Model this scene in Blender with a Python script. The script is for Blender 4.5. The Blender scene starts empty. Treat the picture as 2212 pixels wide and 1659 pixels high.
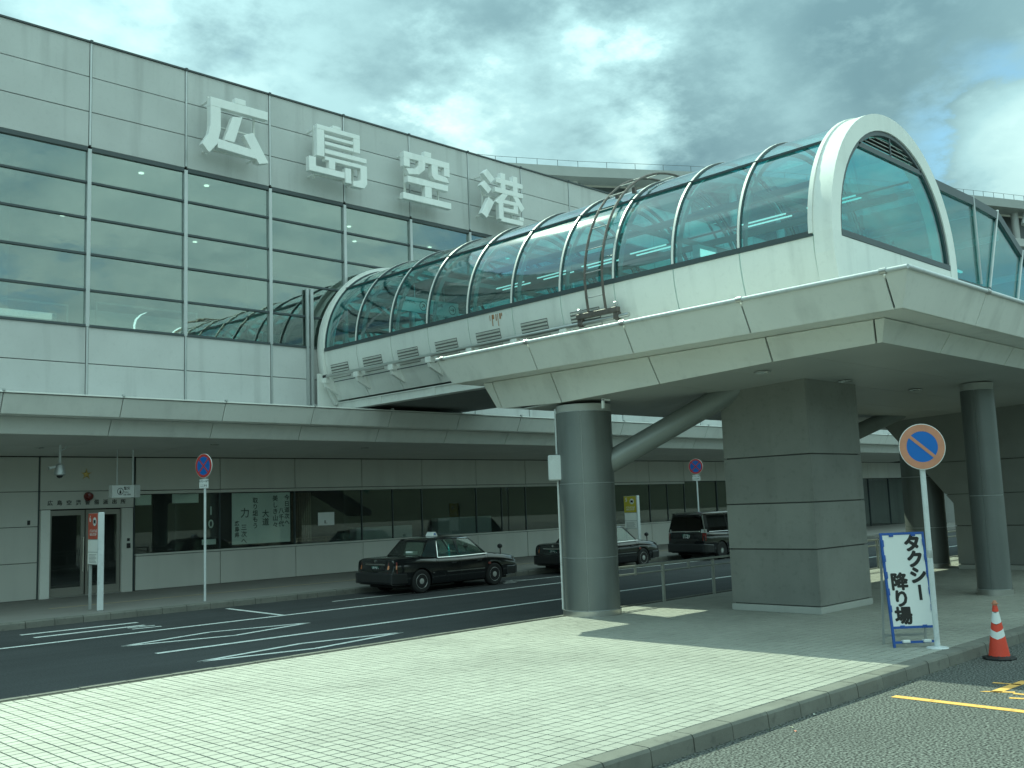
import bpy, bmesh, math, random
from mathutils import Vector, Matrix
random.seed(7)
S = bpy.context.scene
C = S.collection
R = math.radians

# ------------------------------------------------------------------ camera
cam_d = bpy.data.cameras.new('camera'); cam = bpy.data.objects.new('camera', cam_d); C.objects.link(cam)
cam_d.sensor_width = 36.0; cam_d.lens = 1001.446 / 1024 * 36.0
cam_d.clip_start = 0.05; cam_d.clip_end = 3000
cam.matrix_world = Matrix(((0.71606047, -0.05771823, -0.69564791, 0), (-0.69708384, -0.11122382, -0.70831023, 0),
                           (-0.03649021, 0.99211787, -0.11987743, 2.2), (0, 0, 0, 1)))
S.camera = cam

# ------------------------------------------------------------------ light
SUN_AZ, SUN_EL = 11.0, 49.0           # azimuth from +Y towards +X
sv = Vector((math.sin(R(SUN_AZ)) * math.cos(R(SUN_EL)), math.cos(R(SUN_AZ)) * math.cos(R(SUN_EL)), math.sin(R(SUN_EL))))
sun_d = bpy.data.lights.new('sun', 'SUN'); sun = bpy.data.objects.new('sun', sun_d); C.objects.link(sun)
sun_d.energy = 4.0; sun_d.angle = R(0.5); sun_d.color = (1.0, 0.91, 0.72)
sun.rotation_euler = (-sv).to_track_quat('-Z', 'Y').to_euler(); sun.location = (0, 0, 40)

W = bpy.data.worlds.new('World'); S.world = W; W.use_nodes = True
nt = W.node_tree; N = nt.nodes; L = nt.links; N.clear()
def nd(t, **k):
    n = N.new(t)
    for a, b in k.items(): setattr(n, a, b)
    return n
def mth(op, a, b=None, c=None, clamp=False):
    m = nd('ShaderNodeMath', operation=op); m.use_clamp = clamp
    for i, v in enumerate((a, b, c)):
        if v is None: continue
        if isinstance(v, (int, float)): m.inputs[i].default_value = v
        else: L.new(v, m.inputs[i])
    return m.outputs[0]
tc = nd('ShaderNodeTexCoord')
nrm = nd('ShaderNodeVectorMath', operation='NORMALIZE'); L.new(tc.outputs['Generated'], nrm.inputs[0])
sep = nd('ShaderNodeSeparateXYZ'); L.new(nrm.outputs[0], sep.inputs[0])
sky = nd('ShaderNodeTexSky', sky_type='NISHITA'); sky.sun_disc = False
sky.sun_elevation = R(SUN_EL); sky.sun_rotation = R(SUN_AZ); sky.altitude = 300; sky.air_density = 1.2; sky.dust_density = 1.5
# cloud deck: direction projected on a horizontal sheet
zz = mth('ADD', mth('MAXIMUM', sep.outputs[2], 0.0), 0.22)
cx = mth('DIVIDE', sep.outputs[0], zz); cy = mth('DIVIDE', sep.outputs[1], zz)
cmb = nd('ShaderNodeCombineXYZ'); L.new(cx, cmb.inputs[0]); L.new(cy, cmb.inputs[1]); cmb.inputs[2].default_value = 3.7
def noise(scale, det, rough, vec=None, dist=0.0):
    n = nd('ShaderNodeTexNoise'); n.inputs['Scale'].default_value = scale; n.inputs['Detail'].default_value = det
    n.inputs['Roughness'].default_value = rough; n.inputs['Distortion'].default_value = dist
    L.new(vec or cmb.outputs[0], n.inputs['Vector']); return n.outputs['Fac']
def blob(d, inner, outer):
    d = Vector(d).normalized(); dt = nd('ShaderNodeVectorMath', operation='DOT_PRODUCT')
    L.new(nrm.outputs[0], dt.inputs[0]); dt.inputs[1].default_value = d
    mr = nd('ShaderNodeMapRange', interpolation_type='SMOOTHSTEP')
    L.new(mth('ADD', dt.outputs['Value'], mth('MULTIPLY', mth('SUBTRACT', n2, 0.5), (math.cos(R(inner)) - math.cos(R(outer))) * 2.6)), mr.inputs[0]); mr.inputs[1].default_value = math.cos(R(outer)); mr.inputs[2].default_value = math.cos(R(inner))
    return mr.outputs[0]
def pix(x, y):                        # direction of a point of the 2212 px wide view, worked out once from the camera
    u, v = x * 1024 / 2212 - 512, y * 1024 / 2212 - 384
    return cam.matrix_world.to_3x3() @ Vector((u, -v, -1001.446))
n1 = noise(1.6, 9, 0.55, dist=0.3); n2 = noise(5.5, 8, 0.6); n3 = noise(0.7, 4, 0.5)
cov = mth('ADD', mth('MULTIPLY', n1, 1.0), mth('MULTIPLY', n2, 0.22))
# openings and banks of the cloud deck
B_blue = blob((0.886, 0.325, 0.33), 1.0, 6.0); B_blue2 = blob((0.66, 0.67, 0.335), 0.3, 2.5); B_tl = blob((0.30, 0.86, 0.42), 4, 24)
B_dark = blob((0.74, 0.53, 0.43), 3, 24); B_dark2 = blob((0.85, 0.332, 0.42), 2, 9); B_brm = blob((0.671, 0.642, 0.36), 2, 9); B_wr = blob((0.912, 0.288, 0.295), 0.6, 4.2)
cov = mth('SUBTRACT', cov, mth('MULTIPLY', B_blue, 0.24)); cov = mth('SUBTRACT', cov, mth('MULTIPLY', B_blue2, 0.10))
cov = mth('ADD', cov, mth('MULTIPLY', B_wr, 0.35)); cov = mth('ADD', cov, mth('MULTIPLY', B_dark, 0.2))
mr = nd('ShaderNodeMapRange', interpolation_type='SMOOTHSTEP'); L.new(cov, mr.inputs[0]); mr.inputs[1].default_value = 0.42; mr.inputs[2].default_value = 0.62
mask = mr.outputs[0]
br = mth('ADD', mth('MULTIPLY', n3, 0.70), mth('MULTIPLY', n2, 0.52))
br = mth('ADD', br, mth('MULTIPLY', n1, 0.36))
br = mth('SUBTRACT', br, 0.60)
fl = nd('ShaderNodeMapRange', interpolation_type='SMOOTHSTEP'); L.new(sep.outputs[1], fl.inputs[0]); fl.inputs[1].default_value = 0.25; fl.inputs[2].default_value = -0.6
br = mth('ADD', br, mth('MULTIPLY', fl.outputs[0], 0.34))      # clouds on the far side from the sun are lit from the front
br = mth('ADD', br, mth('MULTIPLY', blob(sv, 6, 62), 0.12))
br = mth('ADD', br, mth('MULTIPLY', B_tl, 0.15)); br = mth('SUBTRACT', br, mth('MULTIPLY', B_dark, 0.20)); br = mth('SUBTRACT', br, mth('MULTIPLY', B_dark2, 0.13))
br = mth('ADD', br, mth('MULTIPLY', B_brm, 0.27)); br = mth('ADD', br, mth('MULTIPLY', B_wr, 0.27))
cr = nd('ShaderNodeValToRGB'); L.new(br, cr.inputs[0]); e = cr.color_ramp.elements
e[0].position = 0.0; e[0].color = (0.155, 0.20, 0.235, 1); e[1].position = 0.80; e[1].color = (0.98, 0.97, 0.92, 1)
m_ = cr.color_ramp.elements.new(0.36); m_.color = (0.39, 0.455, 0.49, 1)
skm = nd('ShaderNodeVectorMath', operation='SCALE'); L.new(sky.outputs[0], skm.inputs[0]); skm.inputs['Scale'].default_value = 0.85
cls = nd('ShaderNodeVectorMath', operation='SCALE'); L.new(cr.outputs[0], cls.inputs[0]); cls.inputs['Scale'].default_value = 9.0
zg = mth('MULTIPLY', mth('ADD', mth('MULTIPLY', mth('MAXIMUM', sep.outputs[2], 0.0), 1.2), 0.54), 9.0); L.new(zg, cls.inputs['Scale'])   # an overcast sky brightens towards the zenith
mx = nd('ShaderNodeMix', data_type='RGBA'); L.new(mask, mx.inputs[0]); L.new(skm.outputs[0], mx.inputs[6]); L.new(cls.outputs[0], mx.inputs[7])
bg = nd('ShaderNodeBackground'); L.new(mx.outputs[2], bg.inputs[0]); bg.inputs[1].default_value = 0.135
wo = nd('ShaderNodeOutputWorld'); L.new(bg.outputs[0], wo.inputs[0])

vs = S.view_settings
S.display_settings.display_device = 'sRGB'; vs.view_transform = 'Standard'; vs.look = 'None'; vs.gamma = 1.0; vs.use_curve_mapping = False
vs.exposure = 0.56
vs.use_white_balance = True; vs.white_balance_temperature = 5650; vs.white_balance_tint = -23
S.cycles.max_bounces = 10; S.cycles.transparent_max_bounces = 24; S.cycles.diffuse_bounces = 4; S.cycles.glossy_bounces = 5
S.cycles.use_denoising = True
S.cycles.sample_clamp_indirect = 6

# ------------------------------------------------------------------ materials
def mat(name, col, rough=0.6, metal=0.0, var=0.08, vscale=1.5, fine=0.05, fscale=60, bump=0.0, bscale=80, streak=0.0, rnd=0.0, island=0.0, spec=0.5, coat=0.0, emit=None, es=1.0, grime=0.0, track=0.0, patch=0.0):
    m = bpy.data.materials.new(name); m.use_nodes = True; t = m.node_tree; ns = t.nodes; lk = t.links
    b = ns['Principled BSDF']; b.inputs['Roughness'].default_value = rough; b.inputs['Metallic'].default_value = metal
    b.inputs['Specular IOR Level'].default_value = spec; b.inputs['Coat Weight'].default_value = coat
    if emit: b.inputs['Emission Color'].default_value = (*emit, 1); b.inputs['Emission Strength'].default_value = es
    geo = ns.new('ShaderNodeNewGeometry')
    def M(op, a, b2=None):
        x = ns.new('ShaderNodeMath'); x.operation = op
        for i, v in enumerate((a, b2)):
            if v is None: continue
            if isinstance(v, (int, float)): x.inputs[i].default_value = v
            else: lk.new(v, x.inputs[i])
        return x.outputs[0]
    def NZ(scale, det=3, sc=(1, 1, 1)):
        mp = ns.new('ShaderNodeMapping'); mp.inputs['Scale'].default_value = sc; lk.new(geo.outputs['Position'], mp.inputs['Vector'])
        n = ns.new('ShaderNodeTexNoise'); n.inputs['Scale'].default_value = scale; n.inputs['Detail'].default_value = det; lk.new(mp.outputs[0], n.inputs['Vector']); return n.outputs['Fac']
    f = None
    def add(v):
        nonlocal f
        f = v if f is None else M('MULTIPLY', f, v)
    if var: add(M('ADD', M('MULTIPLY', M('SUBTRACT', NZ(vscale, 5), 0.5), var * 4), 1.0))
    if fine: add(M('ADD', M('MULTIPLY', M('SUBTRACT', NZ(fscale, 2), 0.5), fine * 4), 1.0))
    if streak:
        s = NZ(2.2, 4, (1, 1, 0.07)); mr = ns.new('ShaderNodeMapRange'); lk.new(s, mr.inputs[0]); mr.inputs[1].default_value = 0.54; mr.inputs[2].default_value = 0.72
        mr.inputs[3].default_value = 1.0; mr.inputs[4].default_value = 1.0 - streak; add(mr.outputs[0])
    if grime:
        s = NZ(9, 6); mr = ns.new('ShaderNodeMapRange'); lk.new(s, mr.inputs[0]); mr.inputs[1].default_value = 0.56; mr.inputs[2].default_value = 0.7
        mr.inputs[3].default_value = 1.0; mr.inputs[4].default_value = 1.0 - grime; add(mr.outputs[0])
    if track:
        s = NZ(1.6, 4, (0.05, 1.3, 1)); add(M('ADD', M('MULTIPLY', M('SUBTRACT', s, 0.5), track * 4), 1.0))
    if patch:
        s = NZ(0.55, 6); mr = ns.new('ShaderNodeMapRange'); lk.new(s, mr.inputs[0]); mr.inputs[1].default_value = 0.48; mr.inputs[2].default_value = 0.66
        mr.inputs[3].default_value = 1.0; mr.inputs[4].default_value = 1.0 - patch; add(mr.outputs[0])
    if rnd:
        oi = ns.new('ShaderNodeObjectInfo'); add(M('ADD', M('MULTIPLY', M('SUBTRACT', oi.outputs['Random'], 0.5), rnd * 2), 1.0))
    if island:
        add(M('ADD', M('MULTIPLY', M('SUBTRACT', geo.outputs['Random Per Island'], 0.5), island * 2), 1.0))
    if f is not None:
        vm = ns.new('ShaderNodeVectorMath'); vm.operation = 'SCALE'; vm.inputs[0].default_value = col; lk.new(f, vm.inputs['Scale']); lk.new(vm.outputs[0], b.inputs['Base Color'])
    else: b.inputs['Base Color'].default_value = (*col, 1)
    if bump:
        bp = ns.new('ShaderNodeBump'); bp.inputs['Strength'].default_value = bump; bp.inputs['Distance'].default_value = 0.01; lk.new(NZ(bscale, 4), bp.inputs['Height']); lk.new(bp.outputs[0], b.inputs['Normal'])
    return m
def glass(name, tint, ior=1.6, refl=0.0, rough=0.0, rtint=(1, 1, 1), wav=0.0, dirt=0.0):
    m = bpy.data.materials.new(name); m.use_nodes = True; t = m.node_tree; ns = t.nodes; lk = t.links; ns.clear()
    out = ns.new('ShaderNodeOutputMaterial'); mx = ns.new('ShaderNodeMixShader'); tr = ns.new('ShaderNodeBsdfTransparent'); gl = ns.new('ShaderNodeBsdfGlossy')
    tr.inputs[0].default_value = (*tint, 1); gl.inputs['Color'].default_value = (*rtint, 1); gl.inputs['Roughness'].default_value = rough
    fr = ns.new('ShaderNodeFresnel'); fr.inputs[0].default_value = ior
    geo = ns.new('ShaderNodeNewGeometry')
    im = ns.new('ShaderNodeMapRange'); lk.new(geo.outputs['Backfacing'], im.inputs[0]); im.inputs[3].default_value = ior; im.inputs[4].default_value = 1.0 / ior; lk.new(im.outputs[0], fr.inputs[0])
    if wav:
        mpw = ns.new('ShaderNodeMapping'); mpw.inputs['Scale'].default_value = (1, 0.12 if wav > 0.05 else 1, 1.6); lk.new(geo.outputs['Position'], mpw.inputs[0])
        n = ns.new('ShaderNodeTexNoise'); n.inputs['Scale'].default_value = 2.2 if wav > 0.05 else 1.1; n.inputs['Detail'].default_value = 3; lk.new(mpw.outputs[0], n.inputs['Vector'])
        bp = ns.new('ShaderNodeBump'); bp.inputs['Strength'].default_value = wav; bp.inputs['Distance'].default_value = 0.05; lk.new(n.outputs['Fac'], bp.inputs['Height'])
        lk.new(bp.outputs[0], gl.inputs['Normal'])
    ad = ns.new('ShaderNodeMath'); ad.operation = 'ADD'; ad.use_clamp = True; lk.new(fr.outputs[0], ad.inputs[0]); ad.inputs[1].default_value = refl
    lk.new(ad.outputs[0], mx.inputs[0]); lk.new(tr.outputs[0], mx.inputs[1]); lk.new(gl.outputs[0], mx.inputs[2])
    fin = mx.outputs[0]
    if dirt:
        df = ns.new('ShaderNodeBsdfDiffuse'); df.inputs[0].default_value = (0.5, 0.52, 0.5, 1)
        n = ns.new('ShaderNodeTexNoise'); n.inputs['Scale'].default_value = 2.5; n.inputs['Detail'].default_value = 5
        mp = ns.new('ShaderNodeMapping'); mp.inputs['Scale'].default_value = (1, 1, 0.3); lk.new(geo.outputs['Position'], mp.inputs[0]); lk.new(mp.outputs[0], n.inputs[0])
        mr = ns.new('ShaderNodeMapRange'); lk.new(n.outputs['Fac'], mr.inputs[0]); mr.inputs[1].default_value = 0.35; mr.inputs[2].default_value = 0.75; mr.inputs[3].default_value = dirt * 0.3; mr.inputs[4].default_value = dirt
        m2 = ns.new('ShaderNodeMixShader'); lk.new(mr.outputs[0], m2.inputs[0]); lk.new(fin, m2.inputs[1]); lk.new(df.outputs[0], m2.inputs[2]); fin = m2.outputs[0]
    lk.new(fin, out.inputs[0]); return m
M_facade = mat('cement_panel', (0.53, 0.54, 0.53), 0.75, var=0.07, vscale=0.8, fine=0.04, streak=0.20, rnd=0.045, bump=0.12, grime=0.05)
M_low = mat('lower_wall_panel', (0.58, 0.58, 0.54), 0.6, var=0.05, vscale=0.9, fine=0.025, streak=0.06, rnd=0.03)
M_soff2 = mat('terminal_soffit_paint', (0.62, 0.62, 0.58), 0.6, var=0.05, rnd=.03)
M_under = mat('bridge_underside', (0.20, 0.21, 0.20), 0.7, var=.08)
M_white = mat('white_enamel_panel', (0.77, 0.78, 0.74), 0.38, var=0.05, vscale=1.1, fine=0.015, streak=0.14, rnd=0.03, grime=0.05)
M_canopy = mat('canopy_panel_paint', (0.76, 0.77, 0.73), 0.45, var=0.04, vscale=0.9, fine=0.02, streak=0.10, rnd=0.03, grime=0.04)
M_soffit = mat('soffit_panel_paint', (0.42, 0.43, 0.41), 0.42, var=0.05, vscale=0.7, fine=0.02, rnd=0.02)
M_dark = mat('dark_gap', (0.05, 0.055, 0.055), 0.8)
M_frame = mat('dark_window_frame', (0.06, 0.075, 0.08), 0.4)
M_alu = mat('pale_aluminium', (0.50, 0.52, 0.52), 0.35, metal=0.5)
M_steel = mat('stainless_steel', (0.55, 0.55, 0.53), 0.3, metal=0.9, var=0.1)
M_tile = mat('paving_tile_ceramic', (0.335, 0.335, 0.295), 0.55, var=0.08, vscale=0.5, fine=0.03, fscale=150, rnd=0.05, island=0.06, bump=0.06, bscale=200, grime=0.14, patch=0.13, track=0.03)
M_grout = mat('paving_grout', (0.035, 0.038, 0.03), 0.9)
M_kerb = mat('kerb_concrete', (0.155, 0.155, 0.135), 0.85, var=0.14, vscale=3, fine=0.12, fscale=120, bump=0.4, bscale=120, rnd=0.08, grime=0.25)
M_asph = mat('asphalt_near', (0.085, 0.09, 0.083), 0.9, var=0.06, vscale=0.5, fine=1.9, fscale=42, bump=1.0, bscale=60, track=0.07, patch=0.10)
M_road = mat('asphalt_road', (0.042, 0.044, 0.045), 0.75, var=0.16, vscale=0.5, fine=0.5, fscale=30, bump=0.4, bscale=90, track=0.22, patch=0.2)
M_walk = mat('far_pavement', (0.20, 0.195, 0.18), 0.85, var=0.08, fine=0.08, fscale=70)
M_line = mat('white_road_paint', (0.72, 0.74, 0.70), 0.7, var=0.10, vscale=5, fine=0.10, fscale=40, grime=0.35)
M_yel = mat('yellow_road_paint', (0.68, 0.40, 0.10), 0.75, var=0.10, vscale=6, fine=0.14, fscale=100, grime=0.4)
M_brace = mat('painted_brace', (0.27, 0.29, 0.28), 0.4, metal=0.3, var=0.08, streak=0.1)
M_letter = mat('white_letter_enamel', (0.84, 0.85, 0.83), 0.35, var=0.03, vscale=2, streak=0.10)
M_col = mat('painted_steel_cladding', (0.19, 0.205, 0.20), 0.42, metal=0.35, var=0.12, vscale=1.2, fine=0.03, streak=0.28, rnd=0.05)
M_pil = mat('pillar_stone_panel', (0.235, 0.24, 0.22), 0.62, var=0.10, vscale=1.6, fine=0.05, fscale=50, rnd=0.07, streak=0.12, grime=0.12)
M_grnd = mat('plain_ground', (0.13, 0.135, 0.12), 0.95, var=0.15, vscale=0.05)
M_roofm = mat('far_roof_metal', (0.34, 0.36, 0.35), 0.5, var=0.05)
M_strut = mat('pale_truss_paint', (0.45, 0.46, 0.45), 0.5)
M_rust = mat('rusty_ladder_steel', (0.13, 0.115, 0.105), 0.5, metal=0.5, var=0.3, vscale=8)
M_black = mat('black_car_paint', (0.010, 0.011, 0.012), 0.12, var=0.0, fine=0.0, coat=0.7)
M_blackp = mat('black_plastic', (0.02, 0.021, 0.022), 0.5, fine=0)
M_rubber = mat('tyre_rubber', (0.018, 0.018, 0.018), 0.85)
M_chrome = mat('chrome_trim', (0.75, 0.75, 0.74), 0.12, metal=1.0, var=0, fine=0)
M_seat = mat('grey_seat_cloth', (0.10, 0.105, 0.10), 0.9)
M_wht = mat('white_sign_sheet', (0.74, 0.76, 0.75), 0.45, var=0.03, fine=0.01)
M_red = mat('red_sign_paint', (0.42, 0.045, 0.035), 0.5, fine=0.01)
M_redf = mat('faded_orange_sign_paint', (0.50, 0.24, 0.15), 0.6, var=0.08, vscale=8)
M_blue = mat('blue_sign_paint', (0.025, 0.13, 0.48), 0.45, fine=0.01)
M_blue2 = mat('blue_frame_paint', (0.03, 0.085, 0.34), 0.45, var=0.1, vscale=9)
M_cone = mat('red_cone_plastic', (0.62, 0.06, 0.03), 0.5, var=0.05, vscale=9)
M_ink = mat('black_lettering', (0.015, 0.014, 0.013), 0.6, fine=0)
M_inkg = mat('dark_grey_lettering', (0.09, 0.095, 0.09), 0.5, fine=0)
M_pole = mat('white_pole_paint', (0.62, 0.65, 0.66), 0.4, var=0.05, vscale=6, grime=0.1)
M_rail = mat('guard_rail_paint', (0.40, 0.41, 0.37), 0.45, metal=0.3, var=0.1, vscale=7)
M_ystop = mat('yellow_bus_sign', (0.50, 0.43, 0.05), 0.5)
M_paper = mat('paper', (0.85, 0.87, 0.84), 0.8)
M_curt = mat('brown_curtain', (0.12, 0.095, 0.07), 0.9, var=0.2, vscale=14)
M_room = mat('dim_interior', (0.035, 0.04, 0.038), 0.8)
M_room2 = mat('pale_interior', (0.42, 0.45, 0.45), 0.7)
M_amber = mat('amber_lens', (0.5, 0.2, 0.08), 0.2, fine=0, coat=0.4)
M_redl = mat('red_lens', (0.14, 0.012, 0.01), 0.2, fine=0, coat=0.4)
M_clear = mat('clear_lens', (0.6, 0.62, 0.6), 0.15, metal=0.4, fine=0, coat=0.4)
M_plate = mat('green_number_plate', (0.015, 0.07, 0.05), 0.5, fine=0)
M_gold = mat('gold_emblem', (0.62, 0.48, 0.18), 0.3, metal=0.8, fine=0)
M_rustst = mat('rust_stain', (0.36, 0.19, 0.09), 0.9, var=0.3, vscale=20)
M_lamp = mat('lit_tube', (0.8, 0.9, 0.85), 0.5, var=0, fine=0, emit=(1.0, 0.95, 0.88), es=0.5)
M_spot = mat('lit_downlight', (0.8, 0.8, 0.75), 0.5, var=0, fine=0, emit=(1.0, 0.95, 0.8), es=2.2)
M_offl = mat('downlight_reflector', (0.75, 0.77, 0.75), 0.12, metal=0.9, var=0, fine=0)
G_fac = glass('facade_glass', (0.60, 0.68, 0.66), 1.8, 0.15, 0.0, (0.90, 0.98, 0.93), wav=0.03, dirt=0.05)
G_low = glass('shopfront_glass', (0.86, 0.90, 0.88), 1.55, 0.0, 0.0, dirt=0.03)
G_tube = glass('teal_tube_glass', (0.43, 0.77, 0.79), 1.9, 0.10, 0.055, wav=0.12)
G_front = glass('teal_flat_glass', (0.45, 0.78, 0.80), 1.6, 0.03, 0.0, dirt=0.03)
G_car = glass('car_glass', (0.72, 0.78, 0.74), 1.5, 0.02, 0.0, dirt=0.05)
G_card = glass('dark_car_glass', (0.10, 0.12, 0.12), 1.5, 0.02, 0.0)

# ------------------------------------------------------------------ mesh helpers
class MB:
    def __init__(s): s.v = []; s.f = []
    def add(s, vs, fs):
        n = len(s.v); s.v += [tuple(v) for v in vs]; s.f += [tuple(n + i for i in f) for f in fs]; return s
    def box(s, x0, x1, y0, y1, z0, z1):
        return s.add([(x0,y0,z0),(x1,y0,z0),(x1,y1,z0),(x0,y1,z0),(x0,y0,z1),(x1,y0,z1),(x1,y1,z1),(x0,y1,z1)],
                     [(0,3,2,1),(4,5,6,7),(0,1,5,4),(1,2,6,5),(2,3,7,6),(3,0,4,7)])
    def hexa(s, a):                    # eight corners: bottom ring then top ring
        return s.add(a, [(0,3,2,1),(4,5,6,7),(0,1,5,4),(1,2,6,5),(2,3,7,6),(3,0,4,7)])
    def loft(s, rings, close=True, caps=True):
        n = len(rings[0]); vs = [p for r in rings for p in r]; fs = []
        for i in range(len(rings) - 1):
            for j in range(n if close else n - 1):
                k = (j + 1) % n; fs.append((i*n+j, i*n+k, (i+1)*n+k, (i+1)*n+j))
        if caps: fs.append(tuple(range(n))[::-1]); fs.append(tuple((len(rings)-1)*n + j for j in range(n)))
        return s.add(vs, fs)
    def prism(s, poly, axis, a, b):    # poly in the other two axes, extruded from a to b
        def P(p, t): return {0: (t, p[0], p[1]), 1: (p[0], t, p[1]), 2: (p[0], p[1], t)}[axis]
        return s.loft([[P(p, a) for p in poly], [P(p, b) for p in poly]])
    def cyl(s, p0, p1, r0, r1=None, n=16, caps=True):
        return s.tube([p0, p1], [r0, r0 if r1 is None else r1], n, caps)
    def tube(s, path, r, n=8, caps=True):
        path = [Vector(p) for p in path]; rs = r if isinstance(r, (list, tuple)) else [r] * len(path); rings = []; up0 = None
        for i, p in enumerate(path):
            d = (path[min(i+1, len(path)-1)] - path[max(i-1, 0)]).normalized()
            if up0 is None: up0 = Vector((0,0,1)) if abs(d.z) < 0.9 else Vector((1,0,0))
            a = d.cross(up0).normalized(); b = a.cross(d).normalized(); up0 = b
            rings.append([p + a*math.cos(2*math.pi*k/n)*rs[i] + b*math.sin(2*math.pi*k/n)*rs[i] for k in range(n)])
        return s.loft(rings, True, caps)
    def lathe(s, prof, c=(0,0,0), n=24, axis='z'):
        rings = []
        for (r, h) in prof:
            ring = []
            for k in range(n):
                a = 2*math.pi*k/n; x, y = r*math.cos(a), r*math.sin(a)
                p = (x, y, h) if axis == 'z' else ((h, x, y) if axis == 'x' else (y, h, x))
                ring.append((p[0]+c[0], p[1]+c[1], p[2]+c[2]))
            rings.append(ring)
        return s.loft(rings)
ORG = {}
def finish(mb, name, m, smooth=False, bevel=0.0, fixn=True):
    me = bpy.data.meshes.new(name); me.from_pydata(mb.v, [], mb.f); 
    bm = bmesh.new(); bm.from_mesh(me)
    if fixn: bmesh.ops.recalc_face_normals(bm, faces=bm.faces)
    if bevel: bmesh.ops.bevel(bm, geom=bm.edges[:], offset=bevel, segments=1, affect='EDGES', profile=0.5, clamp_overlap=True)
    bm.to_mesh(me); bm.free(); me.materials.append(m)
    if smooth:
        for p in me.polygons: p.use_smooth = True
        try: me.set_sharp_from_angle(angle=R(38))
        except Exception: pass
    return me
def thing(name, label, cat, loc=(0,0,0), rz=0.0, group=None, kind=None):
    o = bpy.data.objects.new(name, None); C.objects.link(o); o.location = loc; o.rotation_euler = (0,0,rz); o.empty_display_size = 0.2
    o['label'] = label; o['category'] = cat
    if group: o['group'] = group
    if kind: o['kind'] = kind
    ORG[o] = Vector(loc); return o
def struct(name, mb, m, smooth=False, bevel=0, kind='structure'):
    o = bpy.data.objects.new(name, finish(mb, name, m, smooth, bevel)); C.objects.link(o); o['kind'] = kind; ORG[o] = Vector((0,0,0)); return o
def link(name, me, parent, loc=None, rot=None, local=False):
    """a part: loc is a world place (local=False) or a place in the parent's own axes"""
    o = bpy.data.objects.new(name, me); C.objects.link(o); o.parent = parent
    p = Vector(loc or (0,0,0))
    if not local: o.location = p - ORG[parent]; ORG[o] = p
    else: o.location = p; ORG[o] = Vector((0,0,0))
    if rot: o.rotation_euler = rot
    return o
def part(name, mb, m, parent, smooth=False, bevel=0.0, local=False, loc=None, rot=None):
    return link(name, finish(mb, name, m, smooth, bevel), parent, loc, rot, local)
def tag(o, label, cat, group=None):
    o['label'] = label; o['category'] = cat
    if group: o['group'] = group
    return o
def single(name, mb, m, label, cat, loc=(0,0,0), rz=0, group=None, smooth=False, bevel=0.0):
    o = bpy.data.objects.new(name, finish(mb, name, m, smooth, bevel)); C.objects.link(o); o.location = loc; o.rotation_euler = (0,0,rz); ORG[o] = Vector(loc)
    return tag(o, label, cat, group)
def copy_tree(o, parent=None):
    c = o.copy(); C.objects.link(c); c.parent = parent
    for ch in list(o.children): copy_tree(ch, c)
    ORG[c] = ORG.get(o, Vector()); return c
def text_mb(chars, size, depth=0.004, bold=0.0, font_x=1.0):
    """chars: list of (string, x, y) in the sheet's own plane; returns an MB in x (right), z (up), facing -y"""
    mb = MB()
    for (s_, x, y) in chars:
        cu = bpy.data.curves.new('t', 'FONT'); cu.body = s_; cu.size = size; cu.extrude = depth / 2; cu.offset = bold; cu.align_x = 'CENTER'; cu.align_y = 'CENTER'; cu.resolution_u = 3
        ob = bpy.data.objects.new('t', cu); C.objects.link(ob)
        dg = bpy.context.evaluated_depsgraph_get(); me = bpy.data.meshes.new_from_object(ob.evaluated_get(dg))
        mb.add([(v.co.x * font_x + x, -v.co.z, v.co.y + y) for v in me.vertices], [tuple(p.vertices) for p in me.polygons])
        bpy.data.objects.remove(ob); bpy.data.curves.remove(cu); bpy.data.meshes.remove(me)
    return mb
def xf(mb, M4):
    r = MB(); r.v = [tuple(M4 @ Vector(v)) for v in mb.v]; r.f = list(mb.f); return r
# ================================================================== ground
struct('ground', MB().add([(-400,-400,-0.03),(500,-400,-0.03),(500,600,-0.03),(-400,600,-0.03)], [(0,1,2,3)]), M_grnd)
struct('near_road', MB().add([(-40,-30,0),(90,-30,0),(90,5.60,0),(-40,5.60,0)], [(0,1,2,3)]), M_asph)
struct('terminal_road', MB().add([(-60,13.0,0),(110,13.0,0),(110,23.4,0),(-60,23.4,0)], [(0,1,2,3)]), M_road)
# wooded slopes round the airport: they close the low horizon behind the viewer and to the sides
hl = MB()
hp = [(-150,260),(-190,120),(-170,-20),(-110,-85),(-20,-105),(80,-100),(180,-80),(260,-10),(290,120)]
for i in range(len(hp)-1):
    (xa_, ya_), (xb_, yb_) = hp[i], hp[i+1]; n_ = 8
    for j in range(n_):
        def hh(t): q = i + t; return 24 + 7*math.sin(q*1.7) + 4*math.sin(q*5.3+1)
        t0, t1 = j/n_, (j+1)/n_; p0 = (xa_+(xb_-xa_)*t0, ya_+(yb_-ya_)*t0); p1 = (xa_+(xb_-xa_)*t1, ya_+(yb_-ya_)*t1)
        q0 = (p0[0]*1.35-10, p0[1]*1.35-5); q1 = (p1[0]*1.35-10, p1[1]*1.35-5)
        hl.add([(*p0,-1),(*p1,-1),(*q1,hh(t1)),(*q0,hh(t0))], [(0,1,2,3)])
struct('wooded_hills', hl, mat('wooded_slope', (0.022, 0.03, 0.018), 0.95, var=0.3, vscale=0.15, fine=0.2, fscale=1.5))
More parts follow.
